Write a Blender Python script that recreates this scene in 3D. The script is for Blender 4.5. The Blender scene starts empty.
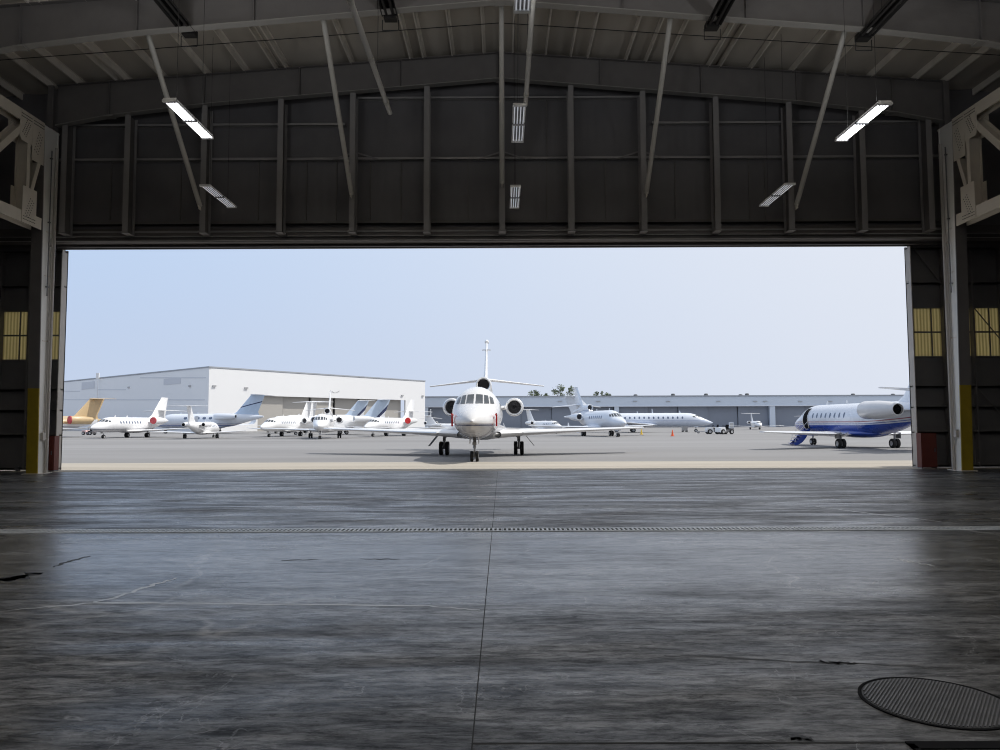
import bpy, math, random
from mathutils import Vector, Matrix
C = bpy.context.scene.collection
R = math.radians
rnd = random.Random(7)
W, H, F = 1000, 750, 750.0
EYE = Vector((0, 0, 1.7))

# ------------------------------------------------------------------ camera
PITCH = R(3.66)
CAMROT = Matrix.Rotation(R(0.15), 3, 'Z') @ Matrix.Rotation(R(90) + PITCH, 3, 'X') @ Matrix.Rotation(R(-0.2), 3, 'Z')
cd = bpy.data.cameras.new('camera')
cam = bpy.data.objects.new('camera', cd)
C.objects.link(cam)
cam.matrix_world = Matrix.Translation(EYE) @ CAMROT.to_4x4()
cd.sensor_width = 36
cd.lens = 36 * F / W
cd.clip_start = 0.05
cd.clip_end = 3000
bpy.context.scene.camera = cam

def ray(x, y): return CAMROT @ Vector(((x - 500) / F, (375 - y) / F, -1.0))
def at(x, y, D):                       # world point seen at a pixel, at depth D along +Y
    r = ray(x, y); return EYE + r * (D / r.y)
def on_x(x, y, X):
    r = ray(x, y); return EYE + r * (X / r.x)
def on_z(x, y, Z=0.0):
    r = ray(x, y); return EYE + r * ((Z - EYE.z) / r.z)

# ------------------------------------------------------------------ materials
def new_mat(name):
    m = bpy.data.materials.new(name); m.use_nodes = True
    nt = m.node_tree; b = nt.nodes['Principled BSDF']
    return m, nt, b
def sset(b, k, v):
    if k in b.inputs: b.inputs[k].default_value = v
def mat(name, col, rough=0.5, metal=0.0, var=0.12, scale=3.0, coat=0.0, bump=0.0, stretch=(1, 1, 1), spec=0.5):
    m, nt, b = new_mat(name)
    N = nt.nodes; L = nt.links
    tc = N.new('ShaderNodeTexCoord'); mp = N.new('ShaderNodeMapping'); mp.inputs['Scale'].default_value = stretch
    nz = N.new('ShaderNodeTexNoise'); nz.inputs['Scale'].default_value = scale; nz.inputs['Detail'].default_value = 6
    L.new(tc.outputs['Object'], mp.inputs['Vector']); L.new(mp.outputs['Vector'], nz.inputs['Vector'])
    mx = N.new('ShaderNodeMix'); mx.data_type = 'RGBA'
    mx.inputs['A'].default_value = (*[c * (1 - var) for c in col], 1)
    mx.inputs['B'].default_value = (*[min(1, c * (1 + var)) for c in col], 1)
    L.new(nz.outputs['Fac'], mx.inputs['Factor']); L.new(mx.outputs['Result'], b.inputs['Base Color'])
    b.inputs['Roughness'].default_value = rough; b.inputs['Metallic'].default_value = metal
    sset(b, 'Coat Weight', coat); sset(b, 'Coat Roughness', 0.05); sset(b, 'Specular IOR Level', spec)
    if bump:
        bp = N.new('ShaderNodeBump'); bp.inputs['Strength'].default_value = bump; bp.inputs['Distance'].default_value = 0.02
        L.new(nz.outputs['Fac'], bp.inputs['Height']); L.new(bp.outputs['Normal'], b.inputs['Normal'])
    return m
def emit(name, col, s):
    m, nt, b = new_mat(name)
    b.inputs['Base Color'].default_value = (*col, 1)
    b.inputs['Emission Color'].default_value = (*col, 1); b.inputs['Emission Strength'].default_value = s
    return m
def livery(name, base, bands, slope=0.0, bend=0.0, rough=0.25, off=0.0):
    """paint scheme: bands = [(z from, colour)] rising; lines tilt with slope along x and curve with bend"""
    m, nt, b = new_mat(name); N = nt.nodes; L = nt.links
    tc = N.new('ShaderNodeTexCoord'); sp = N.new('ShaderNodeSeparateXYZ'); L.new(tc.outputs['Object'], sp.inputs[0])
    def math_(op, a, c):
        n = N.new('ShaderNodeMath'); n.operation = op
        for i, v in enumerate((a, c)):
            if isinstance(v, (int, float)): n.inputs[i].default_value = v
            else: L.new(v, n.inputs[i])
        return n.outputs[0]
    z = math_('SUBTRACT', sp.outputs['Z'], math_('MULTIPLY', sp.outputs['X'], slope))
    if bend:
        back = math_('MAXIMUM', math_('MULTIPLY', sp.outputs['X'], -1.0), 0.0)
        z = math_('SUBTRACT', z, math_('MULTIPLY', math_('MULTIPLY', back, back), bend))
    if off: z = math_('ADD', z, off)
    f = math_('DIVIDE', z, 5.0)
    cr = N.new('ShaderNodeValToRGB'); cr.color_ramp.interpolation = 'CONSTANT'
    e = cr.color_ramp.elements
    e[0].position = 0; e[0].color = (*base, 1)
    e[1].position = max(1e-4, bands[0][0] / 5); e[1].color = (*bands[0][1], 1)
    for zz, c in bands[1:]:
        k = e.new(zz / 5); k.color = (*c, 1)
    L.new(f, cr.inputs['Fac'])
    nz = N.new('ShaderNodeTexNoise'); nz.inputs['Scale'].default_value = 1.5; nz.inputs['Detail'].default_value = 4
    L.new(tc.outputs['Object'], nz.inputs['Vector'])
    mr = N.new('ShaderNodeMapRange'); mr.inputs['To Min'].default_value = rough - .05; mr.inputs['To Max'].default_value = rough + .08
    L.new(nz.outputs['Fac'], mr.inputs['Value']); L.new(mr.outputs['Result'], b.inputs['Roughness'])
    L.new(cr.outputs['Color'], b.inputs['Base Color'])
    sset(b, 'Coat Weight', 0.4); sset(b, 'Coat Roughness', 0.06)
    return m

M = {}
M['white'] = mat('white_paint', (.80, .80, .80), .28, var=.03, coat=.4)
M['pearl'] = mat('pearl_white_paint', (.66, .70, .76), .28, var=.03, coat=.4)
M['gold'] = mat('tan_gold_paint', (.55, .40, .22), .35, var=.06, coat=.3)
M['navy'] = mat('navy_paint', (.02, .035, .12), .3, var=.1, coat=.4)
M['blue'] = mat('blue_paint', (.01, .05, .32), .3, var=.1, coat=.4)
M['silver'] = mat('bare_aluminium', (.72, .72, .72), .28, .9, .05)
M['gunmetal'] = mat('gunmetal', (.16, .16, .17), .4, .6, .2)
M['black'] = mat('black_void', (.008, .008, .009), .9, var=.2, spec=.1)
M['fan'] = mat('fan_metal', (.04, .04, .045), .4, .6, .2)
M['rubber'] = mat('tyre_rubber', (.012, .012, .013), .8, var=.3)
M['hub'] = mat('wheel_hub_grey', (.45, .45, .45), .4, .3, .1)
M['oleo'] = mat('strut_metal', (.30, .30, .31), .35, .5, .15)
M['glass'] = mat('dark_window_glass', (.05, .06, .07), .05, var=.1, spec=.8)
M['cabin_glass'] = mat('cabin_window_glass', (.10, .13, .20), .1, var=.1)
M['red'] = mat('red_cover_fabric', (.55, .02, .02), .7, var=.2)
M['maroon'] = mat('dull_red_cover', (.42, .06, .07), .7, var=.2)
M['orange'] = mat('orange_plastic', (.8, .12, .03), .5, var=.1)
M['yellow_p'] = mat('yellow_plastic', (.75, .5, .04), .5, var=.1)
M['steel'] = mat('painted_structural_steel', (.76, .71, .64), .55, var=.18, scale=2, bump=.1)
M['steel_dark'] = mat('dark_structural_steel', (.140, .132, .130), .55, var=.2, scale=2)
M['steel_light'] = mat('cream_painted_steel', (.42, .40, .36), .5, var=.10, scale=2)
M['column'] = mat('light_grey_column_paint', (.80, .79, .76), .5, var=.10, scale=1.5)
M['truss'] = mat('beige_truss_paint', (.66, .61, .53), .55, var=.10, scale=2)
M['bolt'] = mat('shade_toned_bolt_heads', (.03, .028, .025), .6)  # bolts share the truss colour; their shading is put into this dark tone
M['flange'] = mat('light_catching_flange', (.27, .26, .245), .55, var=.15, scale=2)  # lighter than the rafter web: floor bounce put into the flange colour
M['post'] = mat('grey_wall_post_paint', (.27, .26, .26), .55, var=.15, scale=2)
M['girt'] = mat('grey_girt_paint', (.38, .37, .37), .5, var=.15, scale=2)
M['brace'] = mat('light_grey_pipe_paint', (.50, .485, .45), .45, var=.08, scale=4)
M['yellow'] = mat('yellow_safety_paint', (.30, .215, .01), .55, var=.25, scale=5)
M['tank_red'] = mat('red_oxide_paint', (.12, .022, .014), .6, var=.3, scale=4)
M['heater'] = mat('black_heater_steel', (.018, .017, .017), .5, .3, .2)
M['fix'] = mat('white_fixture_enamel', (.75, .75, .75), .4, var=.05)
M['wire'] = mat('dark_cable', (.02, .02, .02), .6)
M['edge'] = mat('pale_door_edge_metal', (.50, .47, .44), .5, var=.1, scale=2)
M['leaf'] = mat('dark_door_leaf_metal', (.125, .12, .12), .55, var=.25, scale=1.5)
M['header'] = mat('dark_header_steel', (.10, .09, .088), .5, var=.2, scale=2)
M['castiron'] = mat('cast_iron', (.10, .10, .10), .4, .7, .3, 20)
M['galv'] = mat('galvanised_grate', (.46, .48, .50), .33, .0, .25, 6, spec=1.0)
M['pit'] = mat('drain_pit_concrete', (.02, .02, .02), .9)
M['lit'] = emit('lit_lamp_tube', (.95, .97, 1.0), 6.0)
M['dim'] = emit('dim_lamp_tube', (.85, .88, .95), .30)
M['dim'].cycles.emission_sampling = 'NONE'
LAMP = dict(lit_strong=150, lit_soft=62, added_up_strong=225, added_up_soft=32)  # the upward entries are added uplights, no such source is seen
M['trunk'] = mat('tree_bark', (.09, .07, .05), .9, var=.3)
M['leaves'] = mat('tree_leaves', (.15, .18, .11), .7, var=.5, scale=.6)  # distance haze put into the leaf colour by lightening it
M['hangwall'] = mat('white_hangar_cladding', (.80, .80, .80), .6, var=.02, scale=.2, stretch=(1, 1, .05))
M['hangblue'] = mat('pale_blue_grey_cladding', (.60, .66, .74), .6, var=.03, scale=.2, stretch=(1, 1, .05))
M['hangpanel'] = mat('beige_grey_hangar_door', (.42, .40, .37), .6, var=.05, scale=.2)
M['hangdoor'] = mat('slate_grey_hangar_door', (.235, .26, .31), .55, var=.08, scale=.2)
M['hangroof'] = mat('grey_hangar_roof', (.35, .37, .40), .7, var=.05)
M['louvre'] = mat('light_grey_louvre', (.60, .61, .64), .6, var=.03)
M['worn'] = mat('worn_iron_ridges', (.085, .085, .09), .45, .1, .9, 7)
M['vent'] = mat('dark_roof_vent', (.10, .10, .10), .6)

def wall_mat():
    m, nt, b = new_mat('dark_corrugated_wall'); N = nt.nodes; L = nt.links
    tc = N.new('ShaderNodeTexCoord'); wv = N.new('ShaderNodeTexWave'); wv.wave_type = 'BANDS'; wv.bands_direction = 'X'
    wv.inputs['Scale'].default_value = 1.05; wv.inputs['Distortion'].default_value = 0
    L.new(tc.outputs['Object'], wv.inputs['Vector'])
    bp = N.new('ShaderNodeBump'); bp.inputs['Strength'].default_value = .10; bp.inputs['Distance'].default_value = .03
    L.new(wv.outputs['Fac'], bp.inputs['Height']); L.new(bp.outputs['Normal'], b.inputs['Normal'])
    nz = N.new('ShaderNodeTexNoise'); nz.inputs['Scale'].default_value = .6; nz.inputs['Detail'].default_value = 5
    L.new(tc.outputs['Object'], nz.inputs['Vector'])
    cr = N.new('ShaderNodeValToRGB'); cr.color_ramp.elements[0].color = (.120, .117, .125, 1); cr.color_ramp.elements[1].color = (.165, .160, .168, 1)
    cr.color_ramp.elements[0].position = .3; cr.color_ramp.elements[1].position = .7
    L.new(nz.outputs['Fac'], cr.inputs['Fac']); L.new(cr.outputs['Color'], b.inputs['Base Color'])
    b.inputs['Roughness'].default_value = .6
    return m
M['wall'] = wall_mat()
M['deck'] = mat('faded_roof_insulation', (.50, .46, .405), .8, var=.16, scale=1.2, stretch=(1, .4, 1))

def floor_mat():
    m, nt, b = new_mat('worn_sealed_concrete'); N = nt.nodes; L = nt.links
    tc = N.new('ShaderNodeTexCoord')
    def mapping(sc, rot=0):
        n = N.new('ShaderNodeMapping'); n.inputs['Scale'].default_value = sc; n.inputs['Rotation'].default_value = (0, 0, rot)
        L.new(tc.outputs['Object'], n.inputs['Vector']); return n.outputs[0]
    def noise(vec, scale, detail=8, rough=.6, dist=0.0):
        n = N.new('ShaderNodeTexNoise'); n.inputs['Scale'].default_value = scale; n.inputs['Detail'].default_value = detail
        n.inputs['Roughness'].default_value = rough; n.inputs['Distortion'].default_value = dist
        L.new(vec, n.inputs['Vector']); return n.outputs['Fac']
    def ramp(fac, stops):
        n = N.new('ShaderNodeValToRGB'); e = n.color_ramp.elements
        e[0].position, e[1].position = stops[0][0], stops[-1][0]
        e[0].color = (*[stops[0][1]] * 3, 1); e[1].color = (*[stops[-1][1]] * 3, 1)
        for p, v in stops[1:-1]:
            k = e.new(p); k.color = (v, v, v, 1)
        L.new(fac, n.inputs['Fac']); return n.outputs['Color']
    def mx(kind, a, c, f=1.0):
        n = N.new('ShaderNodeMix'); n.data_type = 'RGBA'; n.blend_type = kind
        n.inputs['Factor'].default_value = f
        for k, v in (('A', a), ('B', c)):
            if isinstance(v, tuple): n.inputs[k].default_value = v
            else: L.new(v, n.inputs[k])
        return n.outputs['Result']
    big = ramp(noise(mapping((.22, .55, 1)), 1.0, 6, .62, .4), [(.36, .40), (.52, .80), (.66, 1.25)])      # large sealed / worn patches
    streak = ramp(noise(mapping((.6, 3.6, 1), R(2)), 1.0, 13, .74, .5), [(.38, .42), (.49, .85), (.53, 1.1), (.62, 1.5)])  # drag marks across the hall
    fine = ramp(noise(mapping((3.6, 13, 1), R(-2)), 1.0, 14, .82, .3), [(.42, .35), (.50, .95), (.58, 1.65)])
    patch = ramp(noise(mapping((.28, .85, 1), R(5)), 1.0, 8, .68, .8), [(.38, .42), (.47, .75), (.53, 1.05), (.62, 1.4)])
    def lines(vec, s_, w_, det=6):
        n = N.new('ShaderNodeValToRGB'); e = n.color_ramp.elements; e[0].position = .5 - w_; e[1].position = .5 + w_
        e[0].color = e[1].color = (0, 0, 0, 1); k = e.new(.5); k.color = (1, 1, 1, 1)
        L.new(noise(vec, s_, det, .55, .4), n.inputs['Fac']); return n.outputs['Color']
    scr = mx('MULTIPLY', lines(mapping((.5, .9, 1), R(20)), 1.0, .0035), ramp(noise(mapping((.5, .8, 1)), 1.7, 3), [(.50, 0.0), (.60, .85)]))
    scr2 = mx('MULTIPLY', lines(mapping((.8, .5, 1), R(-35)), 1.3, .003), ramp(noise(mapping((.7, .6, 1)), 1.3, 3), [(.52, 0.0), (.60, .8)]))
    blot = ramp(noise(mapping((1.3, 2.6, 1)), 1.6, 9, .72, .8), [(.640, 1.0), (.665, .28), (.8, .2)])
    pits = ramp(noise(mapping((9, 12, 1)), 2.0, 4, .6), [(.26, .2), (.29, 1.0), (.8, 1.0)])
    spots = ramp(noise(mapping((5, 9, 1)), 1.3, 6, .7, .6), [(.27, .12), (.335, 1.0), (.7, 1.0)])
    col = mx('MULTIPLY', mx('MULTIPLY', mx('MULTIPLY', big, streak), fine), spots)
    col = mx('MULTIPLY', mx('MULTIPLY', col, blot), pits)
    # a polished strip worn across the middle of the hall
    sx = N.new('ShaderNodeSeparateXYZ'); L.new(tc.outputs['Object'], sx.inputs[0])
    wob = N.new('ShaderNodeMath'); wob.operation = 'MULTIPLY_ADD'; L.new(noise(mapping((.16, .2, 1)), 1.0, 5, .6, .6), wob.inputs[0]); wob.inputs[1].default_value = 7.0; L.new(sx.outputs['Y'], wob.inputs[2])
    ds = N.new('ShaderNodeMath'); ds.operation = 'SUBTRACT'; L.new(wob.outputs[0], ds.inputs[0]); ds.inputs[1].default_value = 13.0
    ab = N.new('ShaderNodeMath'); ab.operation = 'ABSOLUTE'; L.new(ds.outputs[0], ab.inputs[0])
    pm = N.new('ShaderNodeMapRange'); pm.interpolation_type = 'SMOOTHSTEP'; pm.inputs['From Min'].default_value = 1.2; pm.inputs['From Max'].default_value = 3.4; pm.inputs['To Min'].default_value = 1; pm.inputs['To Max'].default_value = 0
    L.new(ab.outputs[0], pm.inputs['Value']); polish = pm.outputs['Result']
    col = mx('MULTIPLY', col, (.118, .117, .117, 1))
    for sc_ in (scr, scr2):
        n5 = N.new('ShaderNodeMix'); n5.data_type = 'RGBA'; L.new(sc_, n5.inputs['Factor']); L.new(col, n5.inputs['A']); n5.inputs['B'].default_value = (.26, .26, .265, 1); col = n5.outputs['Result']
    # pale scuffs and cracks
    vo = N.new('ShaderNodeTexVoronoi'); vo.feature = 'DISTANCE_TO_EDGE'; vo.inputs['Scale'].default_value = .20
    nv = N.new('ShaderNodeTexNoise'); nv.inputs['Scale'].default_value = .8; nv.inputs['Detail'].default_value = 5
    L.new(tc.outputs['Object'], nv.inputs['Vector'])
    mv = N.new('ShaderNodeVectorMath'); mv.operation = 'MULTIPLY_ADD'; mv.inputs[1].default_value = (1.3, 1.3, 0)
    L.new(nv.outputs['Color'], mv.inputs[0]); L.new(tc.outputs['Object'], mv.inputs[2]); L.new(mv.outputs[0], vo.inputs['Vector'])
    crack = ramp(vo.outputs['Distance'], [(0, 1.0), (.004, .55), (.010, 0.0), (1, 0.0)])
    gate = ramp(noise(mapping((.3, .3, 1)), 1.3, 3), [(.5, 0.0), (.6, .55)])
    cg = mx('MULTIPLY', crack, gate)
    n = N.new('ShaderNodeMix'); n.data_type = 'RGBA'; L.new(cg, n.inputs['Factor']); L.new(col, n.inputs['A']); n.inputs['B'].default_value = (.34, .33, .32, 1)
    L.new(n.outputs['Result'], b.inputs['Base Color'])
    rg = ramp(noise(mapping((.3, 1.6, 1), R(-3)), 1.0, 7, .65, .5), [(.36, .52), (.48, .40), (.62, .24)])
    rq = mx('MIX', rg, (.26, .26, .26, 1)); rq.node.inputs['Factor'].default_value = 0; L.new(polish, rq.node.inputs['Factor'])
    L.new(rq, b.inputs['Roughness'])
    spl = mx('MULTIPLY', mx('MULTIPLY', mx('MULTIPLY', streak, fine), patch), blot)
    pz = N.new('ShaderNodeMath'); pz.operation = 'MULTIPLY_ADD'; L.new(polish, pz.inputs[0]); pz.inputs[1].default_value = .60; pz.inputs[2].default_value = .30
    spm = N.new('ShaderNodeMath'); spm.operation = 'MULTIPLY'; L.new(spl, spm.inputs[0]); L.new(pz.outputs[0], spm.inputs[1])
    L.new(spm.outputs[0], b.inputs['Specular IOR Level'])
    bp = N.new('ShaderNodeBump'); bp.inputs['Strength'].default_value = .16; bp.inputs['Distance'].default_value = .012
    L.new(noise(mapping((2.5, 14, 1)), 1.5, 10, .75), bp.inputs['Height']); L.new(bp.outputs['Normal'], b.inputs['Normal'])
    return m
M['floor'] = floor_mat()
def ground_mat(name, a, c, st, rough=.9):
    m, nt, b = new_mat(name); N = nt.nodes; L = nt.links
    tc = N.new('ShaderNodeTexCoord'); mp = N.new('ShaderNodeMapping'); mp.inputs['Scale'].default_value = st
    L.new(tc.outputs['Object'], mp.inputs['Vector'])
    nz = N.new('ShaderNodeTexNoise'); nz.inputs['Scale'].default_value = 1; nz.inputs['Detail'].default_value = 7; nz.inputs['Roughness'].default_value = .6
    L.new(mp.outputs[0], nz.inputs['Vector'])
    cr = N.new('ShaderNodeValToRGB'); e = cr.color_ramp.elements
    e[0].position = .35; e[1].position = .65; e[0].color = (*a, 1); e[1].color = (*c, 1)
    L.new(nz.outputs['Fac'], cr.inputs['Fac']); L.new(cr.outputs['Color'], b.inputs['Base Color'])
    b.inputs['Roughness'].default_value = rough; sset(b, 'Specular IOR Level', .2)
    return m
M['apron'] = ground_mat('grey_asphalt', (.225, .22, .218), (.275, .27, .268), (.02, .12, 1))
M['strip'] = ground_mat('beige_concrete', (.40, .365, .31), (.47, .43, .37), (.1, .8, 1))
def pane_mat():
    m, nt, b = new_mat('yellowed_translucent_panel'); N = nt.nodes; L = nt.links
    out = N['Material Output']; N.remove(b)
    tc = N.new('ShaderNodeTexCoord'); wv = N.new('ShaderNodeTexWave'); wv.inputs['Scale'].default_value = 2.6; wv.inputs['Distortion'].default_value = .6
    L.new(tc.outputs['Object'], wv.inputs['Vector'])
    cr = N.new('ShaderNodeValToRGB'); cr.color_ramp.elements[0].color = (.52, .45, .26, 1); cr.color_ramp.elements[1].color = (.80, .72, .47, 1)
    L.new(wv.outputs['Fac'], cr.inputs['Fac'])
    t = N.new('ShaderNodeBsdfTranslucent'); d = N.new('ShaderNodeBsdfDiffuse'); mx = N.new('ShaderNodeMixShader'); mx.inputs[0].default_value = .35
    L.new(cr.outputs[0], t.inputs[0]); L.new(cr.outputs[0], d.inputs[0]); L.new(t.outputs[0], mx.inputs[1]); L.new(d.outputs[0], mx.inputs[2])
    L.new(mx.outputs[0], out.inputs[0])
    return m
M['pane'] = pane_mat()

# ------------------------------------------------------------------ mesh builder
class MB:
    def __init__(s): s.v = []; s.f = []; s.m = []; s.sm = []; s.cur = 0; s.smooth = False
    def face(s, idx): s.f.append(tuple(idx)); s.m.append(s.cur); s.sm.append(s.smooth)
    def verts(s, pts):
        b = len(s.v); s.v.extend(tuple(p) for p in pts); return b
    def hexa(s, p):                      # 8 points, bottom 4 then top 4
        b = s.verts(p)
        for q in ((0, 3, 2, 1), (4, 5, 6, 7), (0, 1, 5, 4), (1, 2, 6, 5), (2, 3, 7, 6), (3, 0, 4, 7)): s.face([b + i for i in q])
        return s
    def box(s, x0, x1, y0, y1, z0, z1):
        return s.hexa([(x0, y0, z0), (x1, y0, z0), (x1, y1, z0), (x0, y1, z0), (x0, y0, z1), (x1, y0, z1), (x1, y1, z1), (x0, y1, z1)])
    def bar(s, a, b, w, h, up=(0, 0, 1)):    # rectangular bar from a to b, w across, h along up
        a, b = Vector(a), Vector(b); d = (b - a).normalized(); u = Vector(up)
        sd = d.cross(u)
        if sd.length < 1e-4: sd = d.cross(Vector((1, 0, 0)))
        sd.normalize(); u = sd.cross(d).normalized()
        P = []
        for c in (a, b):
            P.append([c - sd * w / 2 - u * h / 2, c + sd * w / 2 - u * h / 2, c + sd * w / 2 + u * h / 2, c - sd * w / 2 + u * h / 2])
        return s.hexa(P[0] + P[1])
    def ring_loft(s, rings, closed=True, cap=True):
        n = len(rings[0]); bs = [s.verts(r) for r in rings]
        for i in range(len(rings) - 1):
            for k in range(n if closed else n - 1):
                j = (k + 1) % n
                s.face((bs[i] + k, bs[i] + j, bs[i + 1] + j, bs[i + 1] + k))
        if cap:
            s.face([bs[0] + k for k in range(n)][::-1]); s.face([bs[-1] + k for k in range(n)])
        return s
    def tube(s, pts, r, n=10, cap=True):
        sm = s.smooth; s.smooth = True
        pts = [Vector(p) for p in pts]; rings = []
        prev = None
        for i, p in enumerate(pts):
            d = (pts[min(i + 1, len(pts) - 1)] - pts[max(i - 1, 0)]).normalized()
            u = Vector((0, 0, 1)) if abs(d.z) < .95 else Vector((1, 0, 0))
            if prev is not None: u = prev
            a = d.cross(u).normalized(); u = a.cross(d).normalized(); prev = u
            rr = r[i] if isinstance(r, (list, tuple)) else r
            rings.append([p + a * rr * math.cos(2 * math.pi * k / n) + u * rr * math.sin(2 * math.pi * k / n) for k in range(n)])
        s.ring_loft(rings, True, cap); s.smooth = sm
        return s
    def lathe(s, prof, o, ax, n=24):         # prof (t along axis, radius)
        sm = s.smooth; s.smooth = True
        o = Vector(o); ax = Vector(ax).normalized(); u = ax.orthogonal().normalized(); w = ax.cross(u)
        rings = [[o + ax * t + (u * math.cos(2 * math.pi * k / n) + w * math.sin(2 * math.pi * k / n)) * max(r, 1e-4) for k in range(n)] for t, r in prof]
        s.ring_loft(rings, True, False); s.smooth = sm
        return s
    def prism(s, poly, ext):                 # polygon (3d pts) extruded by vector
        e = Vector(ext); a = s.verts(poly); b = s.verts([Vector(p) + e for p in poly]); n = len(poly)
        s.face([a + k for k in range(n)][::-1]); s.face([b + k for k in range(n)])
        for k in range(n): s.face((a + k, a + (k + 1) % n, b + (k + 1) % n, b + k))
        return s
    def sheet(s, P):                         # grid of points
        nr, nc = len(P), len(P[0]); b = s.verts([q for r in P for q in r])
        for i in range(nr - 1):
            for j in range(nc - 1): s.face((b + i * nc + j, b + i * nc + j + 1, b + (i + 1) * nc + j + 1, b + (i + 1) * nc + j))
        return s
    def build(s, name, mats, parent=None, loc=None, sharp=None):
        me = bpy.data.meshes.new(name); me.from_pydata(s.v, [], s.f)
        for mm in (mats if isinstance(mats, (list, tuple)) else [mats]): me.materials.append(mm)
        me.polygons.foreach_set('material_index', s.m); me.polygons.foreach_set('use_smooth', s.sm)
        import bmesh
        bm = bmesh.new(); bm.from_mesh(me); bmesh.ops.recalc_face_normals(bm, faces=bm.faces); bm.to_mesh(me); bm.free()
        me.update()
        if any(s.sm): me.set_sharp_from_angle(angle=R(sharp or 40))
        o = bpy.data.objects.new(name, me); C.objects.link(o)
        if parent: o.parent = parent
        if loc is not None: o.location = loc
        return o
def shift(mb, o):
    o = Vector(o); mb.v = [tuple(Vector(p) - o) for p in mb.v]; return mb
def tag(o, label, cat, group=None, kind=None):
    o['label'] = label; o['category'] = cat
    if group: o['group'] = group
    if kind: o['kind'] = kind
    return o
def empty(name, loc=(0, 0, 0), rz=0, label=None, cat=None, group=None):
    o = bpy.data.objects.new(name, None); C.objects.link(o); o.location = loc; o.rotation_euler = (0, 0, rz); o.empty_display_size = .3
    if label: tag(o, label, cat, group)
    return o
def struct(mb, name, m, label, cat, loc=None):
    o = mb.build(name, m, loc=loc); return tag(o, label, cat, None, 'structure')
def copy_tree(o, parent=None):
    c = o.copy(); C.objects.link(c)
    if parent is not None: c.parent = parent
    for ch in list(o.children): copy_tree(ch, c)
    return c
ORD = ['first', 'second', 'third', 'fourth', 'fifth', 'sixth', 'seventh', 'eighth', 'ninth', 'tenth', 'eleventh', 'twelfth', 'thirteenth', 'fourteenth', 'fifteenth', 'sixteenth']


# ================================================================== HANGAR
YW, YF, YC0, YC1, YD = 27.2, 26.4, 25.9, 26.9, 27.5      # wall, far frame, column front/back, door line
HX = 24.0
# --- roof line measured along the frames
low = [at(57, 126, YF), at(110, 116, YF), at(205, 104.5, YF), at(300, 96.5, YF), at(500, 79, YF)]
upE, upA = at(57, 87, YF), at(500, 54, YF)
XR = upA.x                                             # ridge
SL = (upA.z - upE.z) / (upA.x - upE.x)
def ztop(X): return upA.z - SL * abs(X - XR)
def zlow(X):
    d = abs(X - XR); pts = [(XR - p.x, p.z) for p in low][::-1]
    for (d0, z0), (d1, z1) in zip(pts, pts[1:]):
        if d <= d1: return z0 + (z1 - z0) * (d - d0) / max(1e-6, d1 - d0)
    return pts[-1][1]
XL, XRt = -16.18, 15.95                                # column centre lines
PUR = .24

# --- floor, apron
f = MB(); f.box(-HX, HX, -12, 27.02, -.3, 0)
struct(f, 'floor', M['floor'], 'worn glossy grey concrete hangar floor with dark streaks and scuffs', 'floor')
g = MB(); g.box(-700, 700, 33.0, 1500, -.3, 0)
struct(g, 'apron', M['apron'], 'broad grey asphalt apron where the jets are parked', 'tarmac')
g = MB(); g.box(-300, 300, 27.02, 33.0, -.3, .002)
struct(g, 'apron_strip', M['strip'], 'sunlit beige concrete strip just outside the open hangar door', 'pavement')

# control joints sawn in the slab
JY = on_z(700, 743).y
for nm, lab, b_ in (('floor_joint', 'long narrow dark joint running down the middle of the floor', (-.169, -.161, 1.0, 26.9)),
                    ('floor_joint', 'dark floor joint running crosswise at the near right of the floor', (-.165, 9, JY - .009, JY + .009))):
    j = MB(); j.box(b_[0], b_[1], b_[2], b_[3], 0, .0015)
    tag(j.build(nm, M['pit']), lab, 'floor joint', None, 'structure')

# cracks and rubber marks lying on the slab
def strip_(pts, w, nm, m_, lab, cat):
    P = [on_z(*p) for p in pts]; s2 = MB(); L_, R_ = [], []
    fine_ = []
    for p, q in zip(P, P[1:]):
        n = 8
        for i in range(n): fine_.append(p.lerp(q, i / n) + Vector((rnd.uniform(-1, 1) * w * .5, rnd.uniform(-1, 1) * w * .5, 0)))
    fine_.append(P[-1])
    for i, p in enumerate(fine_):
        d = (fine_[min(i + 1, len(fine_) - 1)] - fine_[max(i - 1, 0)]).normalized(); n_ = Vector((-d.y, d.x, 0)); ww = w * (.35 + .65 * math.sin(math.pi * (i + .5) / len(fine_))) * rnd.uniform(.6, 1.2) / 2
        L_.append((p.x + n_.x * ww, p.y + n_.y * ww, .0012)); R_.append((p.x - n_.x * ww, p.y - n_.y * ww, .0012))
    s2.sheet([L_, R_]); o = Vector((P[0].x, P[0].y, 0)); tag(shift(s2, o).build(nm, m_, None, o), lab, cat, None, 'structure')
crk = mat('pale_crack_filler', (.42, .42, .42), .35, var=.25, scale=8, spec=1.0); rub = mat('black_rubber_mark', (.018, .018, .019), .55, var=.4, scale=8)
strip_([(0, 611), (60, 606), (98, 602.5), (250, 604), (420, 606), (480, 610)], .05, 'floor_crack', crk, 'long pale crack running across the left half of the floor', 'crack')
strip_([(92, 603), (118, 597), (150, 586), (176, 578)], .06, 'floor_crack', crk, 'short pale crack branching off the long one at left', 'crack')
strip_([(0, 582), (14, 578), (36, 573)], .22, 'rubber_mark', rub, 'black rubber mark at the left edge of the floor', 'skid mark')
strip_([(52, 567), (70, 561), (90, 556)], .06, 'rubber_mark', rub, 'thin black rubber mark in line with the one at the left edge', 'skid mark')
strip_([(283, 560.5), (318, 559.5)], .05, 'rubber_mark', rub, 'short black scratch left of the middle joint, first of two', 'skid mark')
strip_([(361, 559), (400, 559)], .05, 'rubber_mark', rub, 'short black scratch left of the middle joint, nearer to it', 'skid mark')
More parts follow.
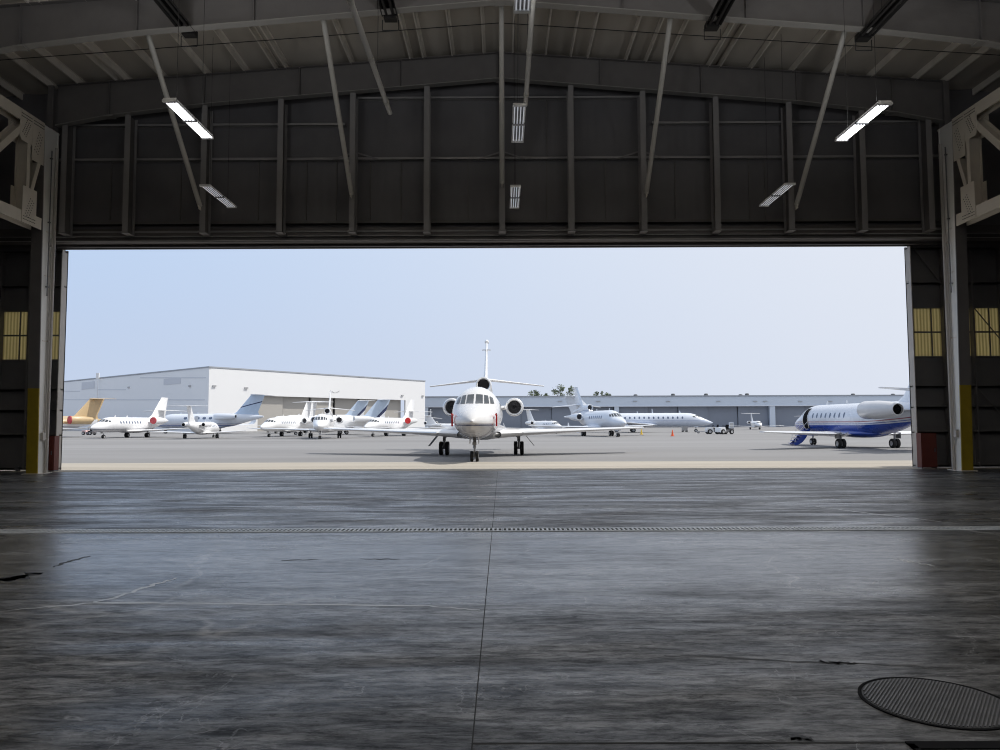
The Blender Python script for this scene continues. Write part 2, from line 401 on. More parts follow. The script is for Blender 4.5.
strip_([(664, 656), (720, 657), (790, 661), (860, 664), (925, 667)], .035, 'floor_crack', rub, 'long thin dark crack on the right of the floor above the round cover', 'crack')
strip_([(818, 661.5), (838, 663.5), (856, 663)], .06, 'rubber_mark', rub, 'dark patch on the thin crack above the round cover', 'skid mark')
strip_([(792, 740), (800, 737), (812, 741)], .05, 'oil_stain', rub, 'small dark oil stain near the bottom edge left of the hatch', 'stain')
strip_([(806, 505), (850, 511), (900, 517), (960, 524)], .06, 'floor_crack', crk, 'faint pale crack slanting across the floor by the right column', 'crack')
strip_([(893, 558), (912, 562), (935, 566)], .05, 'floor_crack', crk, 'faint pale crack on the dark right part of the floor', 'crack')

# --- trench drain with grates
YDR = on_z(495, 530).y
z0 = MB(); z0.box(-9, 9, YDR - .17, YDR + .17, .0, .002)
dr = MB()
for yy in (-.165, .165): dr.box(-9, 9, YDR + yy - .02, YDR + yy + .02, 0, .008)
t = empty('trench_drain', (0, YDR, 0), 0, 'long trench drain channel set across the whole hangar floor', 'drain')
shift(dr, (0, YDR, 0)).build('channel_edge', M['galv'], t); shift(z0, (0, YDR, 0)).build('channel', M['pit'], t)
gr = MB()
gr.box(-.495, .495, -.145, -.115, .003, .012); gr.box(-.495, .495, .115, .145, .003, .012)
n = 14
for k in range(n + 1):
    x = -.495 + .99 * k / n; gr.box(x - .0165, x + .0165, -.115, .115, .003, .012)
gp = None
for k in range(18):
    if gp is None: o = gp = gr.build('drain_grate', M['galv'])
    else: o = gp.copy(); C.objects.link(o)
    o.location = (-8.5 + k, YDR, 0)
    tag(o, 'slotted metal grate section lying in the long floor drain', 'grate', 'grates of the floor drain')

# --- round access cover and rectangular hatch
cc = on_z(936, 702); rad = .43
t = empty('manhole_cover', (cc.x, cc.y, 0), 0, 'round black ribbed iron access cover set in the floor at near right', 'manhole cover')
m_ = MB(); m_.lathe([(0, rad), (.007, rad), (.007, rad - .014), (.004, rad - .02)], (0, 0, 0), (0, 0, 1), 64); m_.build('rim', M['black'], t)
l_ = MB(); l_.lathe([(.001, rad - .021), (.006, rad - .024), (.006, 0)], (0, 0, 0), (0, 0, 1), 64)
k = -rad
while k < rad:
    hw = math.sqrt(max(0, (rad - .035) ** 2 - k * k))
    if hw > .03:
        d = Vector((math.cos(R(53)), math.sin(R(53)), 0)); q = Vector((-d.y, d.x, 0))
        l_.cur = 1; a = q * k - d * hw; b_ = q * k + d * hw
        l_.bar((a.x, a.y, .007), (b_.x, b_.y, .007), .009, .006); l_.cur = 0
    k += .0195
lid = mat('sooty_iron_lid', (.022, .022, .023), .5, .2, .75, 9)
l_.build('lid', [lid, M['worn']], t)
h0 = on_z(905, 743)
t = empty('floor_hatch', (h0.x + .75, h0.y - .4, 0), 0, 'rectangular dark steel floor hatch at the bottom right corner, nearest the camera', 'hatch')
h = MB(); h.box(-.75, .75, .31, .40, 0, .01); h.box(-.75, .75, -.40, -.37, 0, .01); h.box(-.75, -.72, -.37, .37, 0, .01); h.box(.72, .75, -.37, .37, 0, .01); h.build('frame', M['black'], t)
h = MB(); h.box(-.715, .715, -.365, .305, 0, .005)
for i in range(44):
    for j in range(20):
        x, y = -.69 + i * .032, -.35 + j * .033
        s_ = 1 if (i + j) % 2 else -1
        h.bar((x - .008, y - .008 * s_, .006), (x + .008, y + .008 * s_, .006), .004, .003)
h.build('plate', lid, t)

# --- roof deck (insulation blanket sagging between purlins)
pl = [50, 80, 118, 127, 163, 207, 246, 277, 287, 352, 411, 424, 453, 484, 512, 545, 570, 587, 625, 645, 667, 708, 719, 750, 791, 825, 870, 915, 945]
PX = []
for x in pl:
    p = at(x, 54 + abs(x - 500) * 33 / 443, YF); PX.append(p.x)
x = PX[0] - 1.5
while x > -HX: PX.insert(0, x); x -= 1.5
x = PX[-1] + 1.5
while x < HX: PX.append(x); x += 1.5
def zdeck(X): return ztop(X) + PUR + .02
rows = []
xs = [-HX] + PX + [HX]
prof = []
for a, b_ in zip(xs, xs[1:]):
    n = 8 if b_ - a > .6 else 2
    for i in range(n):
        u = i / n; X = a + (b_ - a) * u
        prof.append((X, zdeck(X) - min(.10, .07 * (b_ - a)) * math.sin(math.pi * u)))
prof.append((HX, zdeck(HX)))
r_ = MB(); r_.smooth = True
r_.sheet([[(X, Y, z) for X, z in prof] for Y in (-12, 0, 10, 20, YW + .1)])
r_.smooth = False
r_.sheet([[(X, Y, zdeck(X) + .35) for X in (-HX - .3, XR, HX + .3)] for Y in (-12.3, YW + .3)])
struct(r_, 'ceiling', M['deck'], 'sloping hangar roof lined with faded tan sagging insulation', 'ceiling')

# --- purlins
nl = sum(1 for X in PX if X < XR)
for i, X in enumerate(PX):
    s_ = -1 if X < XR else 1
    p = MB(); zt = ztop(X) + PUR
    p.box(-.006, .006, -12, YW, -PUR, 0); p.box(-.05 if s_ < 0 else 0, 0 if s_ < 0 else .05, -12, YW, -PUR, -PUR + .012); p.box(0, .07, -12, YW, -.012, 0)
    o = p.build('roof_purlin', M['steel'], loc=(X, 0, zt))
    q = (nl - i) if s_ < 0 else (i - nl + 1)
    w = 'ridge-adjacent' if q == 1 else None
    lab = f"slim painted steel roof purlin, {ORD[q-1]} to the {'left' if s_ < 0 else 'right'} of the ridge" if q <= 16 else f"slim painted steel roof purlin far out over the {'left' if s_ < 0 else 'right'} side bay"
    tag(o, lab, 'purlin', 'roof purlins')
# sag rods and conduits running with the roof slope
for yy, dz, m_, lab, r0 in ((24.1, -.10, 'wire', 'thin dark conduit following the roof slope nearest the far rafter', .014),
                        (23.2, .03, 'steel', 'thin sag rod crossing the roof purlins halfway along the bay', .012),
                        (22.5, -.02, 'steel_dark', 'thin dark cable crossing below the roof behind the near rafter', .010)):
    c = MB(); c.tube([(X, yy, ztop(X) + dz) for X in (-17, -9, XR, 9, 17)], r0, 8)
    tag(c.build('roof_conduit', M[m_]), lab, 'conduit')

# --- rafters (tapered I-beams)
def rafter(Y, lab):
    t = empty('roof_rafter', (XR, Y, upA.z), 0, lab, 'rafter', 'tapered roof rafters')
    xs = [low[0].x, low[1].x, low[2].x, low[3].x, (low[3].x + XR) / 2, XR]; xs = xs + [2 * XR - x for x in xs[:-1]][::-1]
    o = Vector((XR, Y, upA.z))
    w = MB()
    for a, b_ in zip(xs, xs[1:]):
        w.hexa([(a, Y - .01, zlow(a)), (b_, Y - .01, zlow(b_)), (b_, Y + .01, zlow(b_)), (a, Y + .01, zlow(a)),
                (a, Y - .01, ztop(a)), (b_, Y - .01, ztop(b_)), (b_, Y + .01, ztop(b_)), (a, Y + .01, ztop(a))])
    shift(w, o).build('web', M['steel_dark'], t)
    for nm, fn, dz, mt in (('bottom_flange', zlow, -.025, 'flange'), ('top_flange', ztop, .0, 'steel_dark')):
        w = MB()
        for a, b_ in zip(xs, xs[1:]):
            w.hexa([(a, Y - .14, fn(a) + dz), (b_, Y - .14, fn(b_) + dz), (b_, Y + .14, fn(b_) + dz), (a, Y + .14, fn(a) + dz),
                    (a, Y - .14, fn(a) + dz + .025), (b_, Y - .14, fn(b_) + dz + .025), (b_, Y + .14, fn(b_) + dz + .025), (a, Y + .14, fn(a) + dz + .025)])
        shift(w, o).build(nm, M[mt], t)
    for x in xs[1:-1]:
        w = MB(); w.box(x - .012, x + .012, Y - .12, Y - .01, zlow(x), ztop(x)); w.box(x - .012, x + .012, Y + .01, Y + .12, zlow(x), ztop(x))
        shift(w, o).build('stiffener', M['steel_dark'], t)
    for x in (xs[1], XR, xs[-2]):
        w = MB(); w.box(x - .16, x + .16, Y - .16, Y + .16, zlow(x) - .055, zlow(x) - .026)
        shift(w, o).build('splice_plate', M['flange'], t)
    return t
rafter(YF, 'dark tapered steel rafter spanning just before the wall above the door')
rafter(21.4, 'dark tapered steel rafter crossing the top edge of the view')

# --- main columns
def column(Xc, s, lab):                                 # s = +1 when the bay lies to its +x side
    t = empty('steel_column', (Xc, 26.4, 0), 0, lab, 'column', 'main columns beside the door')
    zc = 12.2; hw = .19; xi = s * hw
    def P(x0, x1, y0, y1, z0, z1, nm, m_, par=t):
        b_ = MB(); b_.box(min(x0, x1), max(x0, x1), y0 - 26.4, y1 - 26.4, z0, z1); return b_.build(nm, M[m_], par)
    TP = -.3
    def yf(z): return -.5 + TP * z / zc
    def slab(x0, x1, da, db, z0, z1, nm, m_, back=None):
        x0, x1 = min(x0, x1), max(x0, x1); ya0, ya1 = yf(z0), yf(z1)
        q0, q1 = (ya0 + db, ya1 + db) if back is None else (back, back)
        b_ = MB(); b_.hexa([(x0, ya0 + da, z0), (x1, ya0 + da, z0), (x1, q0, z0), (x0, q0, z0), (x0, ya1 + da, z1), (x1, ya1 + da, z1), (x1, q1, z1), (x0, q1, z1)])
        return b_.build(nm, M[m_], t)
    slab(-hw, hw, 0, .04, 2.95, zc, 'front_flange', 'steel_dark')  # camera-facing flange is backlit; that shade is put into its dark steel
    slab(-hw - .002, hw + .002, -.004, .042, .02, 2.95, 'guard_paint', 'yellow')
    P(-hw, hw, 26.43, 26.47, 0.02, zc, 'rear_flange', 'column')
    slab(-.19 if s > 0 else -.17, .17 if s > 0 else .19, .041, 0, .02, zc, 'web_plate', 'column', .03)
    P(-hw - .1, hw + .1, YC0 - .1, 26.6, 0, .02, 'base_plate', 'steel')
    P(-.1, .1, YC0 + .3, YC0 + .36, zc, ztop(Xc) - .02, 'upper_post', 'steel_dark'); P(-.1, .1, YC0 + .62, YC0 + .68, zc, ztop(Xc) - .02, 'upper_post', 'steel_dark')
    P(-.12, .12, YC0 + .2, YC0 + .75, zc, zc + .05, 'cap_plate', 'truss')
    for z in (4.6, 6.9, 8.45): P(s * .171, s * .19, YC0 + .045, 26.43, z, z + .03, 'stiffener', 'steel')
    for yy, z0, z1, r0 in ((-.18, .9, 8.3, .020), (-.07, .02, 11.6, .060), (-.36, 6.2, 11.4, .02)):
        c = MB(); c.tube([(s * .225, yy, z0), (s * .225, yy, z1)], r0, 8)
        for z in (z0 + .3, (z0 + z1) / 2, z1 - .3): c.box(min(s * .171, s * .255), max(s * .171, s * .255), yy - .033, yy + .033, z, z + .04)
        tag(c.build('downpipe' if z0 == .02 else 'conduit', M['edge'] if z0 != 6.2 else M['gunmetal'], None, (Xc, 26.4, 0)), f"slim vertical conduit on the {'left' if s > 0 else 'right'} main column, " + ('rising to mid height' if z1 == 8.3 else 'the thick grey one running full height' if z0 == .02 else 'on its upper half only'), 'conduit')
    c = MB(); c.box(min(s * .171, s * .26), max(s * .171, s * .26), -.36, -.22, 1.15, 1.42)
    tag(c.build('junction_box', M['edge'], None, (Xc, 26.4, 0)), f"small grey junction box low on the {'left' if s > 0 else 'right'} main column", 'junction box')
    return t
column(XL, 1, 'tall light grey steel column with yellow base, left of the door opening')
column(XRt, -1, 'tall light grey steel column with yellow base, right of the door opening')

# --- longitudinal trusses over the side bays
def truss(Xc, s, lab):
    xi = Xc + s * .19
    def pt(x, y):                                      # pixel on the left truss face, mirrored for the right one
        p = on_x(x, y, XL + .19); return p.y, p.z
    t = empty('side_truss', (Xc, 25.9, 8.4), 0, lab, 'truss', 'trusses over the side bays')
    o = Vector((Xc, 25.9, 8.4)); w = .2
    zT = pt(45, 122)[1]; zB = pt(43, 228)[1]
    zT, zB = 12.24, 8.45
    def P(mb, nm, m_='truss'): return shift(mb, o).build(nm, [M[m_], M['bolt']] , t)
    def chord2(z, nm):
        b_ = MB()
        for e in (-1, 1): b_.box(Xc + e * .175 - .015, Xc + e * .175 + .015, -1, YC0 - .26, z - .2, z + .2)
        b_.box(Xc - .16, Xc + .16, -1, YC0 - .26, z - .012, z + .012); P(b_, nm)
    chord2(zT - .2, 'top_chord'); chord2(zB + .2, 'bottom_chord')
    nodes = [24.80, 21.6, 18.2, 14.8, 11.4, 8.0, 4.6, 1.2]
    def member(a, b_, nm, h=.2, d=.36):
        m_ = MB(); A = Vector((Xc, a[0], a[1])); B = Vector((Xc, b_[0], b_[1])); D = (B - A).normalized(); n_ = D.cross(Vector((1, 0, 0))).normalized()
        for e in (-1, 1):
            m_.bar(A + Vector((e * d / 2, 0, 0)), B + Vector((e * d / 2, 0, 0)), .03, h, n_)
        m_.bar(A, B, d - .03, .015, n_); P(m_, nm)
    def gusset(y0, y1, z0, z1, nm='gusset_plate', cut=0):
        b_ = MB()
        for e in (-1, 1):
            x = Xc + e * .2; b_.prism([(x - .01, y0, z0 + cut), (x - .01, y0 + cut * .6, z0), (x - .01, y1, z0), (x - .01, y1, z1), (x - .01, y0, z1)], (.02, 0, 0))
        b_.cur = 1; x = Xc + s * .212
        ym, zm = (y0 + y1) / 2, (z0 + z1) / 2; hy, hz = (y1 - y0), (z1 - z0)
        for i in range(7):
            for j in (-.1, -.0, .1):
                for sg in (1,):
                    y = ym + (i - 3) * hy * .055 + j * .9; z = zm - .05 * hz + (i - 3) * hz * .075 - j * .5
                    b_.box(x - .006, x + .006, y - .016, y + .016, z - .016, z + .016)
        for i in range(9):
            for zz in (z1 - .12, z1 - .22) if z0 > 9.9 else (z0 + .12, z0 + .22):
                y = y0 + hy * (.1 + .8 * i / 8); b_.box(x - .006, x + .006, y - .022, y + .022, zz - .012, zz + .012)
        P(b_, nm)
    gusset(24.96, 25.61, pt(38, 163)[1], zT - .03); gusset(24.55, 25.3, zB, pt(25, 186)[1])
    member((25.40, 10.75), (25.05, 9.7), 'diagonal', .16)
    member((24.80, zB + .4), (24.80, zT - .4), 'vertical', .17, .38)
    gusset(24.3, 24.95, pt(17, 137)[1], zT - .03, cut=.12)
    for a, b_ in zip(nodes, nodes[1:]):
        member((a - .3, zT - .55), (b_ + .3, zB + .55), 'diagonal', .22); member((b_, zB + .4), (b_, zT - .4), 'vertical', .17, .38)
        gusset(b_ - .4, b_ + .5, zB, zB + 1.15); gusset(b_ - .5, b_ + .4, zT - 1.0, zT - .03)
    return t
truss(XL, 1, 'beige bolted steel truss running back over the left side bay')
truss(XRt, -1, 'beige bolted steel truss running back over the right side bay')

# --- end wall above the door, side and back walls
ZH = at(487, 247, YD).z
w = MB()
w.prism([(-HX, YW, ZH + .15), (HX, YW, ZH + .15), (HX, YW, zdeck(HX) + .2), (XR, YW, zdeck(XR) + .2), (-HX, YW, zdeck(-HX) + .2)], (0, .12, 0))
struct(w, 'wall_front', M['wall'], 'dark grey metal wall panels above the hangar door', 'wall')
for sx, nm in ((-1, 'left'), (1, 'right')):
    w = MB(); w.box(sx * HX - .1, sx * HX + .1, -12, 29.6, 0, zdeck(HX) + .3)
    struct(w, 'wall_' + nm, M['wall'], f'dark metal side wall far out on the {nm} of the hangar', 'wall')
w = MB(); w.box(-HX, HX, -12.2, -12, 0, 15.5)
struct(w, 'wall_back', M['wall'], 'dark metal wall at the back of the hangar', 'wall')

# --- door header with track beams
t = empty('door_header', (0, YD, ZH), 0, 'long dark steel header beam with track rails over the wide door opening', 'header beam')
def HB(x0, x1, y0, y1, z0, z1, nm, m_):
    b_ = MB(); b_.box(x0, x1, y0, y1, z0, z1); shift(b_, (0, YD, ZH)).build(nm, M[m_], t)
HB(-HX + .2, HX - .2, 26.95, 27.75, ZH + .10, ZH + .16, 'soffit_plate', 'header')
HB(-HX + .2, HX - .2, 27.0, 27.08, ZH + .16, ZH + .62, 'fascia', 'header')
HB(-HX + .2, HX - .2, 26.9, 27.0, ZH + .28, ZH + .31, 'ledge', 'girt')
HB(-HX + .2, HX - .2, 26.9, 27.0, ZH + .12, ZH + .15, 'ledge', 'girt')
HB(-HX + .2, HX - .2, 27.32, 27.42, ZH, ZH + .10, 'track_rail', 'header')
HB(-HX + .2, HX - .2, 27.60, 27.70, ZH, ZH + .10, 'track_rail', 'header')
b_ = MB(); b_.box(-HX + .2, HX - .2, 27.76, 28.6, ZH + .45, ZH + .9); shift(b_, (0, YD, ZH)).build('outer_hood', M['header'], t)

# --- girts across the wall
def girt(x0, x1, y, lab, m_='girt', h=.10):
    a, b_ = at(x0, y, 27.05), at(x1, y, 27.05); z = at(500, y, 27.05).z
    c = MB(); c.box(a.x, b_.x, 26.98, 27.19, z - h / 2, z - h / 2 + .015); c.box(a.x, b_.x, 26.98, 27.0, z - h / 2, z + h / 2); c.box(a.x, b_.x, 26.98, 27.06, z + h / 2 - .015, z + h / 2)
    o = Vector(((a.x + b_.x) / 2, 27.05, z)); tag(shift(c, o).build('wall_girt', M[m_], None, o), lab, 'girt', 'wall girts')
girt(60, 940, 158.5, 'long horizontal wall girt at mid height above the door')
girt(60, 345, 124, 'upper horizontal girt on the left part of the end wall')
girt(652, 940, 124, 'upper horizontal girt on the right part of the end wall')
girt(358, 640, 98, 'topmost horizontal girt in the middle of the end wall')
girt(60, 940, 222, 'horizontal wall girt just above the door header', 'steel_dark')
girt(60, 940, 231, 'lowest horizontal wall girt, right over the header', 'girt', .08)
# faint cladding seams
for x, y0, y1 in ((306, 160, 220), (336, 160, 220), (370, 160, 220), (401, 160, 220), (468, 160, 220), (547, 160, 220), (750, 160, 220), (766, 160, 220), (547, 100, 156), (110, 160, 220), (180, 160, 220), (606, 160, 220), (676, 160, 220), (258, 160, 220)):
    p0, p1 = at(x, y1, 27.17), at(x, y0, 27.17)
    c = MB(); c.box(-.02, .02, -.02, .03, 0, p1.z - p0.z); 
    tag(c.build('cladding_seam', M['steel_dark'], None, (p0.x, 27.17, p0.z)), 'thin vertical seam strip between dark wall panels', 'seam strip', 'seam strips of the end wall')

# --- wall posts
posts = [66, 128.5, 205, 281, 353, 427, 502, 571, 643, 716, 789, 861.5, 928]
for i, x in enumerate(posts):
    X = at(x, 170, 26.55).x; zb = ZH + .32; zt_ = zlow(X) - .03 if abs(X - XR) < 15 else zlow(14)
    t = empty('wall_post', (X, 26.6, zb), 0, f'grey steel I-section wall post, {ORD[i]} from the left above the door', 'wall post', 'wall posts above the door')
    c = MB(); c.box(-.10, .10, -.2, -.18, 0, zt_ - zb); c.build('front_flange', M['post'], t)
    c = MB(); c.box(-.009, .009, -.18, .30, 0, zt_ - zb); c.build('web', M['steel_dark'], t)
    c = MB(); c.box(-.10, .10, .30, .32, 0, zt_ - zb); c.build('rear_flange', M['post'], t)
    c = MB(); c.box(-.13, .13, -.22, .35, -.02, 0); c.build('foot_plate', M['steel_dark'], t)
    if i in (4, 6, 8):
        zg = at(500, 152, 26.9).z
        for sx in (-1, 1):
            c = MB(); c.bar((sx * .1, .33, zg - zb), (sx * .85, .37, at(500, 158.5, 26.9).z - zb), .03, .05); c.build('knee_brace', M['post'], t)

# --- raking roof braces: from post to roof, one vertical plane each
for i, (xb, yb, xt, yt, lab) in enumerate(((200, 206, 147.5, 33, 'leftmost pale steel pipe brace raking from wall post up to the roof'),
        (351.5, 194, 323, 17, 'pale raking pipe brace, second from the left'),
        (502, 183, 502.5, 2, 'pale pipe brace beside the ridge, seen end on as an upright'),
        (646.5, 193, 670.5, 17, 'pale raking pipe brace, second from the right'),
        (796.5, 205, 842, 41, 'rightmost pale steel pipe brace raking from wall post up to the roof'))):
    A = at(xb, yb, 26.32); X = A.x
    if abs(xb - 502) < 5: B = Vector((X, 22.2, ztop(X) - .05))
    else:
        B = on_x(xt, yt, X); d = (B - A); k = (ztop(X) + .1 - A.z) / d.z; B = A + d * k if k < 1.6 else B
    t = empty('roof_brace', A, 0, lab, 'brace', 'pipe braces under the roof')
    c = MB(); c.tube([(0, 0, 0), B - A], .082, 14); c.build('pipe', M['brace'], t)
    d = (B - A).normalized()
    c = MB(); c.box(-.012, .012, -.12, .14, -.14, .12); c.build('end_plate', M['steel'], t)
    c = MB(); e = B - A; c.box(e.x - .012, e.x + .012, e.y - .14, e.y + .12, e.z - .12, e.z + .10); c.build('end_plate', M['steel'], t)

# --- long horizontal pipes (flue pipes of the heaters) coming towards the viewer
for x, y, D, lab in ((390, 113, 19.6, 'long pale flue pipe hanging under the roof left of the ridge'), (525.5, 105, 20.8, 'long pale jointed flue pipe hanging under the roof right of the ridge')):
    p = at(x, y, D)
    t = empty('flue_pipe', p, 0, lab, 'pipe', 'pale flue pipes')
    c = MB(); c.tube([(0, 0, 0), (0, -14, .15)], .062, 14); c.build('pipe', M['brace'], t)
    for k in range(6):
        c = MB(); c.tube([(0, -.6 - k * 2.3, .01 + k * .024), (0, -.74 - k * 2.3, .012 + k * .024)], .075, 14); c.build('coupling', M['steel_light'], t)
    for yy in (-2, -7, -12):
        c = MB(); c.tube([(0, yy, .03), (0, yy, ztop(p.x) + PUR - p.z)], .008, 6); c.build('hanger_rod', M['wire'], t)

# --- radiant tube heaters, dark, hung below the roof
for x, y, D, lab in ((188, 31, 21.6, 'black radiant tube heater under the roof, leftmost of four'), (390, 15, 21.6, 'black radiant tube heater under the roof, second from the left'),
                  (713, 24, 21.6, 'black radiant tube heater under the roof, third from the left'), (865, 35, 21.6, 'black radiant tube heater under the roof, rightmost of four')):
    p = at(x, y, D)
    t = empty('radiant_heater', p, 0, lab, 'heater', 'radiant tube heaters')
    s_ = 1 if x > 500 else -1
    c = MB(); c.smooth = False
    c.prism([(-.24, 0, -.05), (-.10, 0, .17), (.10, 0, .17), (.24, 0, -.05), (.22, 0, -.05), (.09, 0, .155), (-.09, 0, .155), (-.22, 0, -.05)], (0, -12, 0)); c.build('reflector', M['heater'], t)
    for dx in (-.1, .1):
        c = MB(); c.tube([(dx, .05, 0), (dx, -12, 0)], .05, 10); c.build('tube', M['heater'], t)
    c = MB(); c.box(-.19, .19, -.02, .26, -.09, .10); c.build('burner_box', M['heater'], t)
    for yy in (-1, -5, -9):
        c = MB(); c.tube([(0, yy, .1), (0, yy, ztop(p.x) + PUR - p.z)], .008, 6); c.build('hanger_chain', M['wire'], t)
    for sx in (-1, 1):
        c = MB(); c.tube([(sx * .24, .1, -.10), (sx * .24 , .1, -.42)], .012, 6); c.build('drop_rod', M['wire'], t)
    c = MB(); c.tube([(-.24, .1, -.42), (.24, .1, -.42)], .014, 6); c.build('cross_rod', M['wire'], t)

# --- strip lights
def fixture(loc, lab, lit, up=None, grp='strip lights under the roof'):
    t = empty('strip_light', loc, 0, lab, 'ceiling light', grp)
    c = MB(); L2, w2 = 1.2, .155
    for x in (-.155, -.078, 0, .078, .155): c.cur = 1 if abs(x) < .1 else 0; c.prism([(x - .016, -L2, .06), (x + .016, -L2, .06), (x + .004, -L2, .03), (x - .004, -L2, .03)], (0, 2 * L2, 0))
    c.cur = 0; c.build('housing', [M['fix'], M['gunmetal']], t)
    for e in (-L2, 0, L2):
        c = MB(); c.box(-w2 - .015, w2 + .015, e - .045, e + .045, -.004, .056); c.build('end_cap' if e else 'centre_bracket', M['gunmetal' if not e else 'fix'], t)
    for x in (-.117, -.039, .039, .117):
        for a, b_ in ((-L2 + .05, -.05), (.05, L2 - .05)):
            c = MB(); c.tube([(x, a, .022), (x, b_, .022)], .014, 8); c.build('lamp_tube', M['lit' if lit == 'lit' else 'dim'], t)
    if up:
        c = MB(); c.box(-.165, .165, -L2, L2, .078, .086); c.box(-.165, -.157, -L2, L2, .086, .10); c.box(.157, .165, -L2, L2, .086, .10); c.box(-.165, .165, -L2, -L2 + .01, .086, .112); c.box(-.165, .165, L2 - .01, L2, .086, .112); c.build('added_uplight_tray', M['fix'], t)  # tray made up to carry the added uplight
    for q, zz, flip in ((up, .10, 1), (lit, -.012, 0)):      # light below the louvre, plus an added uplight above to brighten the roof
        if q in LAMP:
            al = bpy.data.lights.new('lamp_and_added_uplight', 'AREA'); al.shape = 'RECTANGLE'; al.size = .28; al.size_y = 2.3; al.energy = LAMP[q]; al.color = (.97, .985, 1.0)
            ao = bpy.data.objects.new('lamp_and_added_uplight', al); C.objects.link(ao); ao.parent = t; ao.location = (0, 0, zz); ao.rotation_euler = (math.pi * flip, 0, 0)
    h = ztop(loc[0]) + PUR - loc[2]
    for yy in (-.8, .8):
        c = MB(); c.tube([(0, yy, .075), (0, yy, h)], .006, 6); c.build('hanging_cable', M['wire'], t)
    return t
ZL = 9.55
def fx(x, y, D, lab, lit):
    p = at(x, y, D); fixture((p.x, p.y, p.z), lab, lit, 'added_up_soft' if lit else None)
fx(189.5, 121.5, 19.4, 'bright strip light hanging on the left, nearer of the left pair', 'lit')
fx(862, 124, 19.4, 'bright strip light hanging on the right, nearer of the right pair', 'lit')
fx(518.5, 125, 19.4, 'dull strip light near the ridge, middle of the centre row', False)
fx(219, 197.5, 25.0, 'dull strip light on the left, close before the end wall', False)
fx(776.5, 196, 25.0, 'dull strip light on the right, close before the end wall', False)
fx(515, 198, 25.0, 'dull strip light near the ridge, close before the end wall', False)
p = at(522, 15, 14.3); fixture((p.x, 13.0, p.z), 'dull strip light cut by the top edge of the view near the ridge', None, 'added_up_strong')
for yy in (12.3, 6.6, .2):
    for xx in (-9, 9.2) if yy > 7 else (-9, .45, 9.2):
        fixture((xx, yy, 9.9), 'strip light hanging overhead out of the view', 'lit_strong' if yy > 7 else 'lit_soft', 'added_up_strong')

# --- sliding door leaves stacked at both sides
def leaf(s, xe, xo, lab):
    """s=+1 right side. xe inner edge, xo outer edge"""
    y0, y1 = 27.6, 27.98
    t = empty('hangar_door_leaf', (xe, y0, 0), 0, lab, 'door leaf', 'sliding door leaves')
    o = Vector((xe, y0, 0)); zt_ = ZH + .02
    za, zb = at(927, 355.5, y0).z, at(927, 307, y0).z
    a, b_ = min(xe, xo), max(xe, xo)
    wins = []
    xw = .22
    while xw + 1.0 < abs(xo - xe): wins.append((xe + s * xw, xe + s * (xw + 1.02))); xw += 1.08
    c = MB(); c.box(a, b_, y1 - .06, y1, .02, za); c.box(a, b_, y1 - .06, y1, zb, zt_)
    ed = sorted([a, b_] + [v for w_ in wins for v in w_])
    for q in range(0, len(ed), 2):
        if ed[q + 1] - ed[q] > .01: c.box(ed[q], ed[q + 1], y1 - .06, y1, za, zb)
    shift(c, o).build('skin', M['leaf'], t)
    for xa, xb in wins:
        xa, xb = min(xa, xb), max(xa, xb)
        fr = MB()
        fr.box(xa - .03, xb + .03, y1 - .10, y1 - .061, za - .05, za); fr.box(xa - .03, xb + .03, y1 - .10, y1 - .061, zb, zb + .05)
        fr.box(xa, xb, y1 - .10, y1 - .061, (za + zb) / 2 - .03, (za + zb) / 2 + .03)
        fr.box(xa + (xb - xa) * .63 - .02, xa + (xb - xa) * .63 + .02, y1 - .099, y1 - .061, za, zb)
        fo = shift(fr, o).build('window', M['steel_dark'], t)
        pn = MB(); pn.box(xa, xb, y1 - .04, y1 - .03, za, zb); shift(pn, o).build('pane', M['pane'], fo)
    for z in (.06, at(927, 433, y0).z, at(927, 408, y0).z, at(927, 387, y0).z, at(927, 283, y0).z, zt_ - .1):
        c = MB(); c.box(a, b_, y1 - .22, y1 - .06, z, z + .05); c.box(a, b_, y1 - .22, y1 - .20, z, z + .10); shift(c, o).build('cross_rail', M['steel_dark'], t)
    xs_ = [xe + s * .08] + [xe + s * (.19 + 1.08 * k) for k in range(1, 5)]
    for x in xs_[1:]:
        c = MB(); c.box(x - .03, x + .03, y1 - .26, y1 - .06, .06, zt_ - .1); shift(c, o).build('stile', M['steel_dark'], t)
    c = MB(); c.box(min(xe, xe + s * .03), max(xe, xe + s * .03), y0, y1, .02, zt_ - .03); shift(c, o).build('edge_channel', M['edge'], t)
    for zc, zd in ((za, zb), (at(927, 433, y0).z, at(927, 387, y0).z)):
        xa = xe + s * 2.35; c = MB(); c.bar((xa, y1 - .27, zd), (xa + s * 1.4, y1 - .27, zc), .02, .035); shift(c, o).build('tie_rod', M['steel_dark'], t)
    c = MB(); c.bar((xe + s * .25, y1 - .25, zt_ - .1), (xe + s * 1.2, y1 - .25, at(927, 283, y0).z), .05, .05); shift(c, o).build('corner_strut', M['steel_dark'], t)
    for k in (.2, .8):
        x = xe + (xo - xe) * k; c = MB(); c.lathe([(-.05, 0), (-.05, .09), (-.02, .075), (.02, .075), (.05, .09), (.05, 0)], (x, (y0 + y1) / 2 - .08, .09), (0, 1, 0), 20); shift(c, o).build('floor_roller', M['gunmetal'], t)
    return t
xe = at(915.6, 400, 27.6).x; leaf(1, xe, 22.6, 'dark sliding hangar door leaf with yellowed windows, right of the opening')
xl = at(57.6, 400, 27.6).x; leaf(-1, xl, -23.6, 'dark sliding hangar door leaf with yellowed windows, left of the opening')
